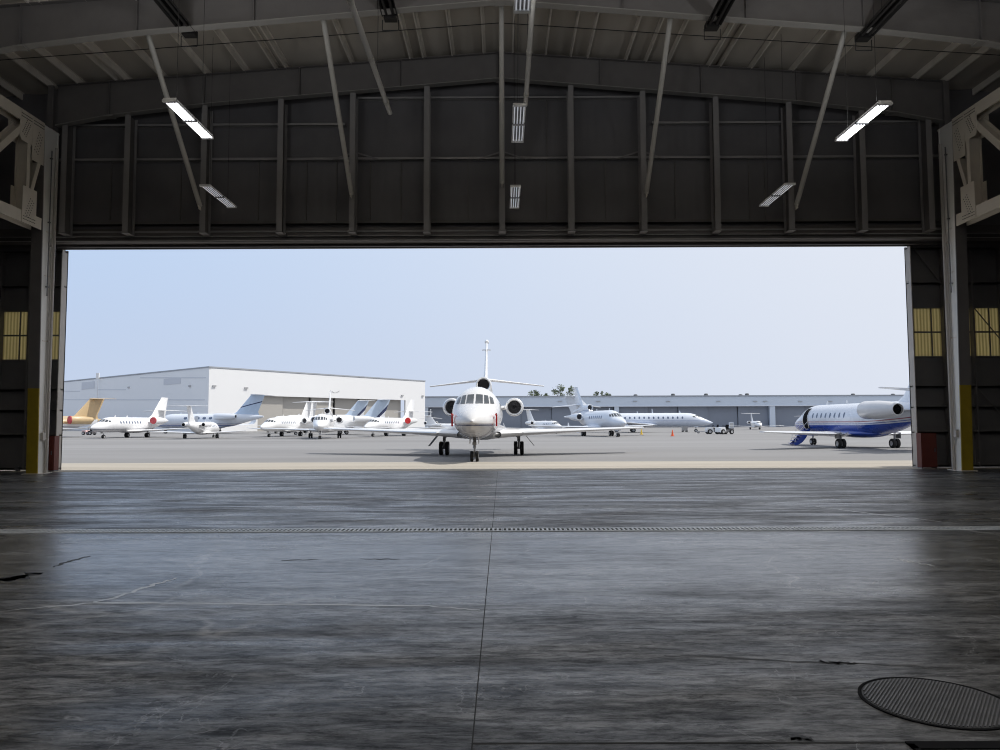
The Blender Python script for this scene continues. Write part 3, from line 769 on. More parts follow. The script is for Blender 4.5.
g0 = MB(); g0.box(22.5, 23.9, 28.2, 28.35, 0, ZH + .5); struct(g0, 'trim_1', M['leaf'], 'dark fixed side panel closing the far right of the door wall', 'panel')
g0 = MB(); g0.box(-23.9, -23.0, 28.2, 28.35, 0, ZH + .5); struct(g0, 'trim_2', M['leaf'], 'dark fixed side panel closing the far left of the door wall', 'panel')

# --- red steel cabinets by the columns
def cabinet(x, lab, wd):
    t = empty('steel_cabinet', (x, 27.35, 0), 0, lab, 'cabinet', 'red cabinets by the door')
    hgt = at(926, 433, 27.3).z
    c = MB(); c.box(-wd, wd, -.12, .18, .05, hgt); c.build('body', M['tank_red'], t)
    c = MB(); c.box(-wd + .03, wd - .03, -.135, -.121, .10, hgt - .05); d = c.build('door', M['tank_red'], t)
    c = MB(); c.box(wd - .10, wd - .07, -.16, -.136, .6, .75); c.build('handle', M['gunmetal'], d)
    c = MB()
    for sx in (-1, 1): c.box(sx * wd - .03 * (1 + sx), sx * wd + .03 * (1 - sx), -.1, .16, 0, .05)
    c.build('foot', M['gunmetal'], t)
cabinet(at(928, 450, 27.3).x, 'rust red steel cabinet low against the right door leaf', .28)
cabinet(at(52.5, 455, 27.3).x, 'rust red steel cabinet half hidden behind the left column', .10)

# ================================================================== AIRCRAFT
def mono(pts):
    """smooth monotone interpolation through (s, value) pairs"""
    n = len(pts); xs = [p[0] for p in pts]; ys = [p[1] for p in pts]
    d = [(ys[i + 1] - ys[i]) / (xs[i + 1] - xs[i]) for i in range(n - 1)]
    m = [d[0]] + [0 if d[i - 1] * d[i] <= 0 else 2 * d[i - 1] * d[i] / (d[i - 1] + d[i]) for i in range(1, n - 1)] + [d[-1]]
    def f(x):
        x = min(max(x, xs[0]), xs[-1])
        i = 0
        while i < n - 2 and x > xs[i + 1]: i += 1
        h = xs[i + 1] - xs[i]; t = (x - xs[i]) / h
        return ((2 * t**3 - 3 * t**2 + 1) * ys[i] + (t**3 - 2 * t**2 + t) * h * m[i] + (-2 * t**3 + 3 * t**2) * ys[i + 1] + (t**3 - t**2) * h * m[i + 1])
    return f
AF = [(0, 0), (.02, .28), (.08, .62), (.2, .93), (.35, 1.0), (.55, .82), (.75, .5), (.92, .17), (1, .02)]
class Jet:
    def __init__(s, sp):
        s.sp = sp; S = sp['secs']
        s.fw, s.ft, s.fb = mono([(a[0], a[1]) for a in S]), mono([(a[0], a[2]) for a in S]), mono([(a[0], a[3]) for a in S])
        s.L = S[-1][0]; s.sm = sp['main'][0]
    def X(s, st): return s.sm - st
    def ell(s, st):
        zt, zb = s.ft(st), s.fb(st); return s.fw(st), (zt + zb) / 2, (zt - zb) / 2
    def pt(s, st, th, off=0.0):
        w, zc, h = s.ell(st); c, n = math.cos(th), math.sin(th)
        return Vector((s.X(st), (w + off) * c, zc + (h + off) * n))
    def front(s, y, z, off):             # surface point seen from ahead at lateral y, height z
        lo, hi = 0.02, s.sp.get('wmax', 6.0)
        for _ in range(40):
            m = (lo + hi) / 2; w, zc, h = s.ell(m)
            if (y / w) ** 2 + ((z - zc) / h) ** 2 > 1: lo = m
            else: hi = m
        st = (lo + hi) / 2; w, zc, h = s.ell(st)
        n = Vector((.55, y / w ** 2, (z - zc) / h ** 2)).normalized()
        return Vector((s.X(st), y, z)) + n * off
    def side(s, st, z, sd, off=.006):
        w, zc, h = s.ell(st); q = max(0.0, 1 - ((z - zc) / h) ** 2)
        return Vector((s.X(st), sd * (w * math.sqrt(q) + off), z))
    def patch(s, fn, c4, n=5):           # bilinear patch of 2-d corners
        P = []
        for i in range(n):
            v = i / (n - 1); row = []
            for j in range(n):
                u = j / (n - 1)
                a = [(c4[0][k] * (1 - u) + c4[1][k] * u) * (1 - v) + (c4[3][k] * (1 - u) + c4[2][k] * u) * v for k in (0, 1)]
                row.append(fn(*a))
            P.append(row)
        return P
    def foil(s, le, c, tk, nrm):
        le = Vector(le); nrm = Vector(nrm)
        up = [le + Vector((-u * c, 0, 0)) + nrm * (t * c * tk / 2) for u, t in AF]
        dn = [le + Vector((-u * c, 0, 0)) - nrm * (t * c * tk / 2) for u, t in AF[1:-1]][::-1]
        return up + dn
    def surf(s, secs, name, m, par):     # secs: (le, chord, thickness, normal)
        b = MB(); b.smooth = True; b.ring_loft([s.foil(*q) for q in secs]); return b.build(name, m, par, sharp=50)

def wheel(mb_name, o, r, w, par):
    b = MB(); b.lathe([(-w / 2, r * .55), (-w / 2, r * .9), (-w * .32, r), (w * .32, r), (w / 2, r * .9), (w / 2, r * .55)], o, (0, 1, 0), 22)
    b.cur = 1; b.lathe([(-w * .42, 0.0), (-w * .42, r * .3), (-w * .5, r * .56), (w * .5, r * .56), (w * .42, r * .3), (w * .42, 0)], o, (0, 1, 0), 22)
    return b.build('wheel', [M['rubber'], M['hub']], par)

def build_jet(sp, name, label, cat, loc, heading, k=1.0, group=None):
    J = Jet(sp); t = empty(name, loc, heading, label, cat, group); t.scale = (k, k, k)
    body, wing_m, fin_m, eng_m = (sp[q] for q in ('body', 'wing_m', 'fin_m', 'eng_m'))
    # fuselage
    b = MB(); b.smooth = True; N = 40
    st = [0.004 * J.L * (i / 6) ** 2 for i in range(6)] + [J.L * (.004 + .996 * i / 64) for i in range(65)]
    b.ring_loft([[J.pt(q, 2 * math.pi * i / N) for i in range(N)] for q in st]); fus = b.build('fuselage', body, t, sharp=60)
    # windscreen
    for c4 in sp['screen']:
        for sd in (1, -1):
            b = MB(); b.smooth = True
            b.sheet(J.patch(lambda y, z: J.front(sd * y, z, .012), c4)); b.build('windscreen_pane', M['glass'], t)
    # cabin windows
    for i in range(sp['nwin']):
        for sd in sp.get('sides', (1, -1)):
            q = sp['win0'] + i * sp['wdx']; rx, rz = sp.get('wsize', (.15, .21)); b = MB(); b.smooth = True
            c = b.verts([J.side(q, sp['winz'], sd)] + [J.side(q + rx * math.cos(a) * (abs(math.cos(a)) ** -.25 if abs(math.cos(a)) > .1 else 1), sp['winz'] + rz * math.sin(a), sd) for a in [2 * math.pi * j / 14 for j in range(14)]])
            for j in range(14): b.face((c, c + 1 + j, c + 1 + (j + 1) % 14))
            b.build('cabin_window', M['cabin_glass'], t)
    # belly fairing
    if 'belly' in sp:
        s0, s1, w_, z0, z1 = sp['belly']; b = MB(); b.smooth = True; rr = []
        for i in range(13):
            u = i / 12; e = max(.02, math.sin(math.pi * u)) ** .45; q = s0 + (s1 - s0) * u
            rr.append([(J.X(q), w_ * e * math.cos(a), (z0 + z1) / 2 + (z1 - z0) / 2 * e * math.sin(a)) for a in [2 * math.pi * j / 24 for j in range(24)]])
        b.ring_loft(rr); b.build('belly_fairing', sp.get('belly_m', body), t, sharp=60)
    # wings
    for sd in (1, -1):
        ws = [((J.X(q[1]), sd * q[0], q[2]), q[3], q[4], (0, 0, 1)) for q in sp['wing']]
        wg = J.surf(ws, 'wing', wing_m, t)
        if 'slat' in sp:
            b = MB(); b.smooth = True
            qs = sp['wing'][1:]
            b.tube([(J.X(q[1]) + .02, sd * q[0], q[2]) for q in qs], [max(.012, q[3] * q[4] * .16) for q in qs], 8); b.build('leading_edge', M['silver'], wg)
        if 'winglet' in sp:
            a = sp['wing'][-1]; h_, out, sw, c1 = sp['winglet']
            J.surf([((J.X(a[1]), sd * a[0], a[2]), a[3], .1, (0, 0, 1)), ((J.X(a[1] + .35 * sw), sd * (a[0] + out * .7), a[2] + .25 * h_), a[3] * .85, .09, (0, -sd * .7, .7)),
                    ((J.X(a[1] + sw), sd * (a[0] + out), a[2] + h_), c1, .09, (0, -sd, .1))], 'winglet', sp.get('winglet_m', wing_m), wg)
    # fin and tailplane
    J.surf([((J.X(q[1]), 0, q[0]), q[2], q[3], (0, 1, 0)) for q in sp['fin']], 'fin', fin_m, t)
    for sd in (1, -1):
        J.surf([((J.X(q[1]), sd * q[0], q[2]), q[3], .09, (0, 0, 1)) for q in sp['stab']], 'tailplane', sp.get('stab_m', wing_m), t)
    if 'bullet' in sp:
        z, s0, s1, r = sp['bullet']; b = MB()
        b.lathe([((s0 - s1) * (1 - i / 8), r * math.sin(math.pi * (i / 8)) ** .6) for i in range(9)], (J.X(s0), 0, z), (1, 0, 0), 12); b.build('tail_fairing', wing_m, t)
    # engines
    def engine(y, s0, s1, z, r, cover=None):
        Ln = s1 - s0; b = MB(); o = (J.X(s0), y, z); ax = (-1, 0, 0)
        b.lathe([(.55 * r, r * .70), (.12 * r, r * .74), (.02 * r, r * .80), (0, r * .86), (.04 * r, r * .92), (.25 * r, r), (Ln * .45, r), (Ln * .75, r * .86), (Ln, r * .62), (Ln, r * .56), (Ln - .4 * r, r * .54)], o, ax, 32)
        e = b.build('engine', eng_m, t)
        b = MB(); b.lathe([(.03 * r, r * .805), (0, r * .86), (.035 * r, r * .915), (.1 * r, r * .95)], (J.X(s0) + .006, y, z), ax, 32); b.build('intake_lip', M['silver'], e)
        b = MB(); b.lathe([(.5 * r, r * .71), (.5 * r, r * .2), (.1 * r, .0)], o, ax, 28); b.build('fan', M['fan'], e)
        b = MB(); b.lathe([(Ln - .35 * r, r * .55), (Ln - .35 * r, r * .3), (Ln + .25 * r, 0)], o, ax, 24); b.build('exhaust', M['black'], e)
        if cover:
            b = MB(); b.smooth = True; b.lathe([(.3 * r, r * 1.02), (.03 * r, r * .96), (-.04 * r, r * .8), (-.05 * r, 0)], o, ax, 28); b.build('intake_cover', cover, e)
        sd = 1 if y > 0 else -1
        if abs(y) > .1:
            b = MB(); b.smooth = True
            c_ = Ln * .6; w = J.fw(s0 + Ln * .5) * .8
            b.ring_loft([J.foil((J.X(s0 + Ln * .25), sd * yy, zz), c_, .12, (0, 0, 1)) for yy, zz in ((w * .8, z - .05), (abs(y) - r * .85, z))]); b.build('pylon', eng_m, t, sharp=50)
        return e
    if 'eng' in sp:
        s0, s1, y, z, r = sp['eng']
        for sd in (1, -1): engine(sd * y, s0, s1, z, r, sp.get('cover'))
    if 'centre' in sp:
        s0, s1, z, r = sp['centre']; b = MB(); b.smooth = True
        zt = J.ft(J.L * .97)
        prof = [(s0 + .5, z - .02, r * .72), (s0 + .12, z, r * .75), (s0, z, r * .87), (s0 + .12, z, r * .95), (s0 + .5, z, r), (s0 + 2.0, z - .05, r * .95), (s0 + 3.4, z - .28, r * .95), (s1 - .8, z - .62, r * .95), (s1, z - .68, r * .72), (s1 - .02, z - .68, r * .62), (s1 - .4, z - .68, r * .6)]
        b.ring_loft([[(J.X(q), rr * math.cos(a), zz + rr * math.sin(a)) for a in [2 * math.pi * j / 28 for j in range(28)]] for q, zz, rr in prof], True, False)
        e = b.build('centre_engine', eng_m, t, sharp=60)
        b = MB(); b.lathe([(.4, r * .74), (.4, 0)], (J.X(s0), 0, z - .01), (-1, 0, 0), 28); b.build('fan', M['fan'], e)
        b = MB(); b.lathe([(0, r * .61), (0, 0)], (J.X(s1 - .25), 0, z - .68), (-1, 0, 0), 20); b.build('exhaust', M['black'], e)
        b = MB(); b.smooth = True; b.lathe([(.03, r * .79), (0, r * .87), (.05, r * .93)], (J.X(s0) + .008, 0, z), (-1, 0, 0), 28); b.build('intake_lip', M['silver'], e)
        b = MB(); b.hexa([(J.X(s0 + 3.4), -.16, z - .95), (J.X(s0 + .35), -.12, z - .95), (J.X(s0 + .35), .12, z - .95), (J.X(s0 + 3.4), .16, z - .95),
                          (J.X(s0 + 3.4), -.16, z - r * .8), (J.X(s0 + .35), -.12, z - r * .9), (J.X(s0 + .35), .12, z - r * .9), (J.X(s0 + 3.4), .16, z - r * .8)]); b.build('duct_fairing', eng_m, t)
    # landing gear
    ms, my, mr, mw, mzt = sp['main']; ns, nr, nw, nzt = sp['nose']
    for sd in (1, -1):
        b = MB(); x = 0.0; y = sd * my
        b.tube([(x, y, mr), (x, y, mr + .42)], .055, 10); b.tube([(x - .02, y, mr + .36), (x - .05, y, mzt)], .085, 10); b.tube([(x, y - .17, mr), (x, y + .17, mr)], .05, 8)
        b.tube([(x - .04, y, mr + .55), (x - .05, y - sd * .55, mzt)], .035, 8); b.tube([(x + .06, y, mr + .1), (x + .11, y, mr + .3), (x + .03, y, mr + .5)], .03, 6)
        g_ = b.build('main_gear', M['oleo'], t)
        for dy in (-.165, .165): wheel('wheel', (x, y + dy, mr), mr, mw, g_)
        b = MB(); b.hexa([(x - .55, y + sd * .80, mr + .12), (x + .40, y + sd * .80, mr + .12), (x + .40, y + sd * .84, mr + .12), (x - .55, y + sd * .84, mr + .12),
                          (x - .6, y + sd * .22, mzt), (x + .45, y + sd * .22, mzt), (x + .45, y + sd * .26, mzt), (x - .6, y + sd * .26, mzt)]) if sp.get('gear_door') else b.box(x - .35, x + .3, y + sd * .24, y + sd * .27, mr + .35, mzt)
        b.build('gear_door', sp.get('gear_door_m', wing_m), g_)
    x = J.X(ns); b = MB(); b.tube([(x, 0, nr), (x, 0, nr + .42)], .045, 10); b.tube([(x, 0, nr + .35), (x - .06, 0, nzt)], .07, 10); b.tube([(x, -.14, nr), (x, .14, nr)], .04, 8)
    b.tube([(x, 0, nr + .55), (x - .7, 0, nzt)], .03, 6); b.tube([(x + .05, 0, nr + .08), (x + .14, 0, nr + .25), (x + .05, 0, nr + .42)], .025, 6)
    b.box(x + .02, x + .09, -.09, .09, nr + .5, nr + .62)
    g_ = b.build('nose_gear', M['oleo'], t)
    for dy in (-.12, .12): wheel('wheel', (x, dy, nr), nr, nw, g_)
    for sd in (1, -1):
        b = MB(); b.box(x - .5, x + .45, sd * .19 - .01, sd * .19 + .01, nzt - .30, nzt + .12); b.build('gear_door', sp.get('belly_m', wing_m), g_)
    for q, zz in sp.get('ant', ()):
        b = MB(); zt = J.ft(q) - .02; b.hexa([(J.X(q) - .14, -.012, zt), (J.X(q) + .14, -.012, zt), (J.X(q) + .14, .012, zt), (J.X(q) - .14, .012, zt), (J.X(q) - .16, -.006, zt + zz), (J.X(q) - .02, -.006, zt + zz), (J.X(q) - .02, .006, zt + zz), (J.X(q) - .16, .006, zt + zz)])
        b.build('antenna', wing_m, t)
    return J, t

WH = (.78, .78, .79); LG = (.50, .50, .52); NV = (.02, .03, .09); BL = (.015, .06, .36)
TRI = dict(
    secs=[(0, .05, 1.80, 1.70), (.25, .26, 1.98, 1.52), (.7, .50, 2.17, 1.34), (1.3, .72, 2.36, 1.20), (1.9, .87, 2.52, 1.10), (2.3, .94, 2.62, 1.06), (2.7, .99, 2.86, 1.03), (3.1, 1.04, 3.12, 1.0), (3.7, 1.10, 3.32, .97), (4.6, 1.13, 3.42, .95), (10, 1.13, 3.42, .95), (12, 1.08, 3.42, 1.05), (14, .92, 3.42, 1.4), (16, .62, 3.35, 1.95), (17.6, .40, 3.15, 2.4), (18.3, .3, 3.0, 2.55)],
    screen=[[(.045, 2.56), (.37, 2.56), (.34, 2.98), (.045, 3.0)], [(.43, 2.56), (.64, 2.56), (.58, 2.94), (.40, 2.97)], [(.70, 2.56), (.86, 2.57), (.78, 2.84), (.64, 2.92)]],
    nwin=7, win0=5.2, wdx=.72, winz=2.5, wsize=(.17, .23),
    belly=(5.6, 12.6, 1.42, .80, 1.75),
    wing=[(.7, 6.3, 1.16, 4.6, .12), (2.2, 7.5, 1.20, 3.3, .11), (4.5, 8.85, 1.27, 2.4, .10), (9.0, 11.2, 1.42, 1.15, .09)], slat=1,
    fin=[(3.2, 12.9, 5.0, .10), (3.9, 14.2, 3.7, .10), (4.4, 14.9, 3.1, .09), (6.9, 17.2, 1.55, .09)],
    stab=[(.0, 15.6, 4.42, 2.0), (.3, 15.75, 4.40, 1.9), (3.7, 17.4, 4.08, .85)],
    bullet=(6.98, 17.1, 18.5, .15),
    eng=(11.5, 15.0, 1.78, 2.60, .52), centre=(12.0, 18.4, 3.92, .46),
    main=(9.4, 2.0, .36, .2, 1.2), nose=(2.3, .235, .13, 1.1), ant=((5.0, .28), (9.5, .25)), gear_door=1)
TWIN = dict(
    secs=[(0, .05, 1.68, 1.58), (.3, .32, 1.92, 1.34), (.9, .60, 2.16, 1.15), (1.7, .84, 2.42, 1.02), (2.3, .95, 2.62, .97), (2.9, 1.04, 2.95, .94), (3.6, 1.12, 3.16, .92), (4.6, 1.15, 3.24, .9), (12, 1.15, 3.24, .9), (14.5, 1.02, 3.24, 1.15), (17, .68, 3.18, 1.8), (19, .34, 3.0, 2.3), (20, .12, 2.85, 2.6)],
    screen=[[(.04, 2.52), (.40, 2.52), (.36, 2.86), (.04, 2.9)], [(.47, 2.50), (.78, 2.46), (.68, 2.78), (.43, 2.86)], [(.84, 2.46), (.97, 2.46), (.88, 2.66), (.75, 2.75)]],
    nwin=8, win0=5.4, wdx=.72, winz=2.42,
    belly=(7.2, 13.5, 1.2, .72, 1.4),
    wing=[(.7, 7.4, 1.06, 4.4, .12), (2.4, 8.9, 1.12, 3.2, .11), (9.2, 12.7, 1.50, 1.15, .09)], winglet=(1.25, .35, 1.0, .5), slat=1,
    fin=[(2.9, 14.3, 5.0, .10), (3.5, 15.4, 3.7, .10), (6.25, 17.8, 2.4, .09)],
    stab=[(.0, 17.7, 6.28, 2.3), (.3, 17.9, 6.28, 2.1), (3.6, 19.5, 6.22, .9)],
    eng=(12.6, 16.2, 1.85, 2.72, .56),
    main=(11.3, 1.75, .38, .22, 1.12), nose=(2.9, .27, .14, 1.05), ant=((5.5, .3), (8.5, .3)))
def var(base, **kw):
    d = dict(base); d.update(kw); return d
W_ = dict(body=M['white'], wing_m=M['white'], fin_m=M['white'], eng_m=M['white'])
P_ = dict(body=M['pearl'], wing_m=M['pearl'], fin_m=M['pearl'], eng_m=M['pearl'])
CRUC = dict(fin=[(2.9, 13.8, 5.6, .10), (3.6, 15.2, 4.0, .10), (6.7, 18.0, 1.9, .09)], stab=[(.0, 16.6, 4.5, 2.2), (.3, 16.8, 4.5, 2.1), (3.8, 18.7, 4.35, .9)])
CRUC.pop('winglet', None)
def no_wl(d):
    d = dict(d); d.pop('winglet', None); return d

# --- the trijet facing the open door
liv = livery('white_and_silver_livery', (.46, .46, .48), [(1.40, (.46, .46, .48)), (1.58, NV), (1.63, LG), (1.68, WH)])
sp = var(TRI, body=liv, wing_m=M['white'], fin_m=M['white'], eng_m=M['white'], belly_m=mat('silver_grey_belly', (.46, .46, .48), .3, coat=.3, var=.04), gear_door_m=M['gunmetal'])
g0 = on_z(481.5, 454.8)
J0, T0 = build_jet(sp, 'business_jet', 'white three-engined business jet facing the camera, nearest aircraft outside the open door', 'airplane', (g0.x, g0.y, 0), R(-90.9))
for sd, nm in ((1, 'a'), (-1, 'b')):
    b = MB(); q = 2.15
    p = J0.side(q, 1.86, sd, .03)
    b.prism([p + Vector((-.02, 0, .22)), p + Vector((.05, 0, .22)), p + Vector((.07, 0, -.30)), p + Vector((-.05, 0, -.30))], (0, sd * .07, 0))
    b.tube([p + Vector((.0, 0, .2)), p + Vector((.32, sd * .03, .24))], .035, 8)
    b.build('pitot_cover', M['red'], T0)
    b = MB(); b.lathe([(0, 0), (0, .13), (.03, .15), (.02, .16)], (J0.X(6.55), sd * .95, 1.12), (1, sd * .25, -.1), 18); b.build('landing_light', M['glass'], T0)
    b = MB(); b.lathe([(.0, .13), (.035, .155), (.0, .175)], (J0.X(6.55), sd * .95, 1.12), (1, sd * .25, -.1), 18); b.build('landing_light_bezel', M['silver'], T0)
b = MB(); b.box(J0.X(17.0), J0.X(16.8), -.28, .28, 6.35, 6.40); b.build('fin_probe', M['white'], T0)

# --- blue and white jet on the right with its airstair down
ST = (.28, .05, .09)
liv = livery('white_and_blue_livery', BL, [(1.62, BL), (1.63, (.62, .66, .74)), (1.71, BL), (1.74, (.66, .69, .75)), (1.84, ST), (1.91, (.64, .68, .75))], slope=0.0, bend=.0075)
sp = var(TWIN, body=liv, wing_m=M['white'], fin_m=M['pearl'], eng_m=mat('grey_white_nacelle', (.62, .62, .63), .3, coat=.3, var=.04), nwin=8, wdx=.70, wsize=(.11, .2), winz=2.38,
         belly_m=M['blue'], gear_door_m=M['gunmetal'], wing=[(.7, 7.0, .98, 4.2, .12), (2.4, 8.7, 1.02, 3.0, .11), (8.4, 12.6, 1.22, 1.2, .09)],
         main=(11.3, 1.98, .34, .2, 1.12), eng=(14.4, 18.3, 1.85, 2.66, .60), win0=5.3,
         fin=[(2.9, 14.6, 5.4, .10), (3.6, 15.9, 4.0, .10), (6.6, 18.6, 1.9, .09)], stab=[(.0, 17.2, 3.85, 2.3), (.3, 17.4, 3.85, 2.2), (3.6, 19.2, 3.95, .9)])
sp = no_wl(sp)
g0 = on_z(868, 448.2)
J1, T1 = build_jet(sp, 'business_jet', 'white jet with blue belly, dark stripe and lowered airstair, at the right of the apron', 'airplane', (g0.x, g0.y, 0), R(93), .9)
b = MB(); b.smooth = True; b.sheet(J1.patch(lambda q, z: J1.side(q, z, 1, .012), [(3.55, 1.35), (4.45, 1.35), (4.40, 2.98), (3.62, 2.98)], 9)); d_ = b.build('doorway_shade', M['black'], T1)  # flat black patch on the hull paints in the dark of the opening
b = MB()
for q, q2 in ((3.50, 3.57), (4.43, 4.50)):
    b.sheet(J1.patch(lambda q_, z: J1.side(q_, z, 1, .03), [(q, 1.35), (q2, 1.35), (q2, 2.98), (q, 2.98)], 7))
b.build('door_frame', M['silver'], d_)
st = empty('airstair', (J1.X(4.0), 1.02, 1.36)); st.parent = T1
n_ = 6; lo = Vector((0, 1.25, -1.24))
for sx in (-.42, .42):
    b = MB(); pts = [Vector((sx, .0, .02))] + [Vector((sx, lo.y * (i / n_), lo.z * (i / n_) - .0)) for i in range(1, n_ + 1)]
    low_ = [p + Vector((0, -.10, -.42 * math.sin(math.pi * (i + .6) / (n_ + 1.2)))) for i, p in enumerate(pts)]
    bb = pts + low_[::-1]; b.prism([p + Vector((-.02, 0, 0)) for p in bb], (.04, 0, 0))
    b.build('side_panel', M['blue'], st)
for i in range(n_):
    u = (i + .7) / n_; b = MB(); y, z = lo.y * u, lo.z * u
    b.box(-.40, .40, y - .02, y + .24, z - .03, z + .02); b.box(-.40, .40, y - .03, y - .01, z - .16, z); b.build('step', M['blue'], st)
for sx in (-.40, .40):
    b = MB(); b.tube([(sx, .02, .05), (sx, .12, .55), (sx, lo.y * .8, lo.z * .8 + .55), (sx, lo.y * .95, lo.z * .95 + .05)], .016, 8); b.build('handrail', M['silver'], st)

# --- the line of parked jets
def put(x, y): p = on_z(x, y); return (p.x, p.y, 0)
JETS = 'jets parked across the apron'
RC, MC = M['red'], M['maroon']
# left group
gold = var(TWIN, body=livery('gold_over_white_livery', WH, [(1.5, WH), (1.62, (.1, .12, .2)), (1.75, WH), (2.15, (.50, .38, .22))], slope=.02), wing_m=M['white'], fin_m=M['gold'], eng_m=M['gold'], cover=MC, eng=(13.6, 17.3, 1.95, 2.75, .64), stab_m=M['gold'], winglet_m=M['white'])
build_jet(gold, 'business_jet', 'tan gold T-tailed jet with red intake cover, cut off by the left door edge', 'airplane', put(47, 437.4), R(-124), .84, JETS)
f2 = no_wl(var(TWIN, **W_, **CRUC, cover=MC))
f2['body'] = livery('white_livery_thin_stripe', LG, [(1.2, LG), (1.35, NV), (1.42, WH)])
build_jet(f2, 'business_jet', 'white jet with dull red engine cover, nose left, before the blue-grey hangar wall', 'airplane', put(137, 437.4), R(-97), .80, JETS)
lj = no_wl(var(TWIN, **W_, nwin=4, win0=5.2, wdx=.9, main=(11.3, 3.1, .42, .2, 1.1)))
build_jet(lj, 'light_jet', 'small white T-tailed jet seen from behind, near the corner of the white hangar', 'airplane', put(201, 438.4), R(95), .60, JETS)
g5 = var(TWIN, **P_, nwin=6, win0=7.0, wdx=1.1, wsize=(.30, .22), winz=2.5)
g5['fin_m'] = livery('pale_blue_fin_dark_line', (.45, .55, .68), [(3.45, NV), (3.62, (.50, .59, .71))], slope=-.25, off=.5)
g5['body'] = livery('pearl_blue_stripes', (.50, .55, .66), [(1.25, (.16, .22, .45)), (1.36, WH), (1.5, (.16, .22, .45)), (1.58, (.66, .70, .76))])
build_jet(g5, 'business_jet', 'large pale blue T-tailed jet, nose hidden, tail reaching over the white hangar corner', 'airplane', put(213, 433.4), R(172), 1.1, JETS)
l5 = no_wl(var(TWIN, **W_, nwin=8))
build_jet(l5, 'business_jet', 'white T-tailed jet with row of cabin windows, nose left, before the beige hangar doors', 'airplane', put(291, 436.2), R(-99), .77, JETS)
build_jet(var(l5, nwin=5), 'business_jet', 'white T-tailed jet mostly hidden behind the windowed white jet by the beige doors', 'airplane', put(297, 432.9), R(-101), .95, JETS)
tri = var(TRI, **W_, belly_m=M['white'])
build_jet(tri, 'business_jet', 'white three-engined jet facing the viewer, in the left group before the beige doors', 'airplane', put(325, 438.2), R(-82), .82, JETS)
l7 = no_wl(var(TWIN, **W_, winz=2.5)); l7['fin_m'] = livery('grey_fin_navy_sweep', (.74, .74, .76), [(1.5, NV), (2.2, (.47, .56, .68))], slope=-.96, off=5.0)
build_jet(l7, 'business_jet', 'white jet with blue-grey fin edged navy, nearer of the two navy-striped tails', 'airplane', put(343, 434.4), R(-150), .88, JETS)
build_jet(l7, 'business_jet', 'white jet with navy-striped fin, farther of the two navy-striped tails', 'airplane', put(327, 430.9), R(-150), 1.14, JETS)
l9 = no_wl(var(TWIN, **W_, **CRUC, cover=RC)); l9['body'] = f2['body']
build_jet(l9, 'business_jet', 'white jet with bright red engine covers, beside the right end of the white hangar', 'airplane', put(395, 435.8), R(-108), .76, JETS)
build_jet(tri, 'business_jet', 'distant white three-engined jet between the white hangar and the near jet', 'airplane', put(431, 431.4), R(-84), .66, JETS)
ls = no_wl(var(TWIN, **W_, nwin=4, win0=5.2, wdx=.9))
build_jet(ls, 'light_jet', 'distant small white jet just left of the near jet, partly hidden by it', 'airplane', put(446, 432.0), R(-20), .50, JETS)
# right group
r1 = var(TWIN, **W_, nwin=4, win0=5.2, wdx=.9)
build_jet(r1, 'light_jet', 'small white T-tailed jet with upturned wing tip, behind the near jet right wing', 'airplane', put(541, 433.4), R(-66), .62, JETS)
r2 = var(TRI, **P_, belly_m=M['pearl'])
build_jet(r2, 'business_jet', 'pearl white three-engined jet with nose to the right, before the slate hangar doors', 'airplane', put(597.5, 436.0), R(-76), .94, JETS)
S3 = [(0, .06, 1.95, 1.83), (.6, .42, 2.25, 1.55), (1.6, .78, 2.7, 1.35), (2.6, 1.05, 3.15, 1.25), (3.4, 1.2, 3.55, 1.2), (4.4, 1.32, 3.82, 1.17), (5.6, 1.35, 3.9, 1.15), (20, 1.35, 3.9, 1.15), (23, 1.2, 3.9, 1.5), (26, .8, 3.8, 2.4), (29, .35, 3.5, 2.9), (30, .12, 3.3, 3.1)]
r3 = var(TWIN, **P_, secs=S3, screen=[[(.04, 3.1), (.45, 3.1), (.4, 3.45), (.04, 3.5)], [(.52, 3.08), (.95, 3.02), (.82, 3.34), (.48, 3.44)], [(1.02, 3.0), (1.18, 3.0), (1.08, 3.22), (.92, 3.32)]],
         nwin=14, win0=6.2, wdx=.95, winz=2.95, wsize=(.17, .24), belly=(11, 20, 1.4, .95, 1.8), wing=[(.8, 11, 1.5, 6, .12), (3, 13.2, 1.6, 4, .11), (13, 19.5, 2.2, 1.4, .09)],
         fin=[(3.5, 22.5, 6, .1), (4.3, 24, 4.6, .1), (7.4, 27, 3, .09)], stab=[(0, 27, 7.45, 2.6), (.3, 27.2, 7.45, 2.4), (4.4, 29.4, 7.4, 1.1)], eng=(19.6, 24.4, 2.25, 3.2, .72),
         main=(16, 2.0, .45, .26, 1.4), nose=(3.4, .33, .17, 1.3), ant=((6.5, .5), (12, .9), (15, .4)), wmax=8.0)
r3['body'] = livery('pearl_airliner_stripe', (.52, .58, .68), [(1.9, (.55, .60, .70)), (2.35, (.30, .36, .52)), (2.42, (.68, .72, .78))])
p = on_z(696, 432.2); hd = R(-6)
build_jet(r3, 'business_jet', 'long pearl white jet with many cabin windows and pointed nose, before the slate hangar doors', 'airplane', (p.x - 12.6 * .85 * math.cos(hd), p.y - 12.6 * .85 * math.sin(hd), 0), hd, .85, JETS)
r4 = no_wl(var(TWIN, **W_, nwin=3, win0=5.2, wdx=.9, wing=[(.7, 8.6, 1.06, 3.0, .12), (2.4, 9.0, 1.15, 2.4, .11), (10.6, 10.2, 1.5, 1.3, .09)]))
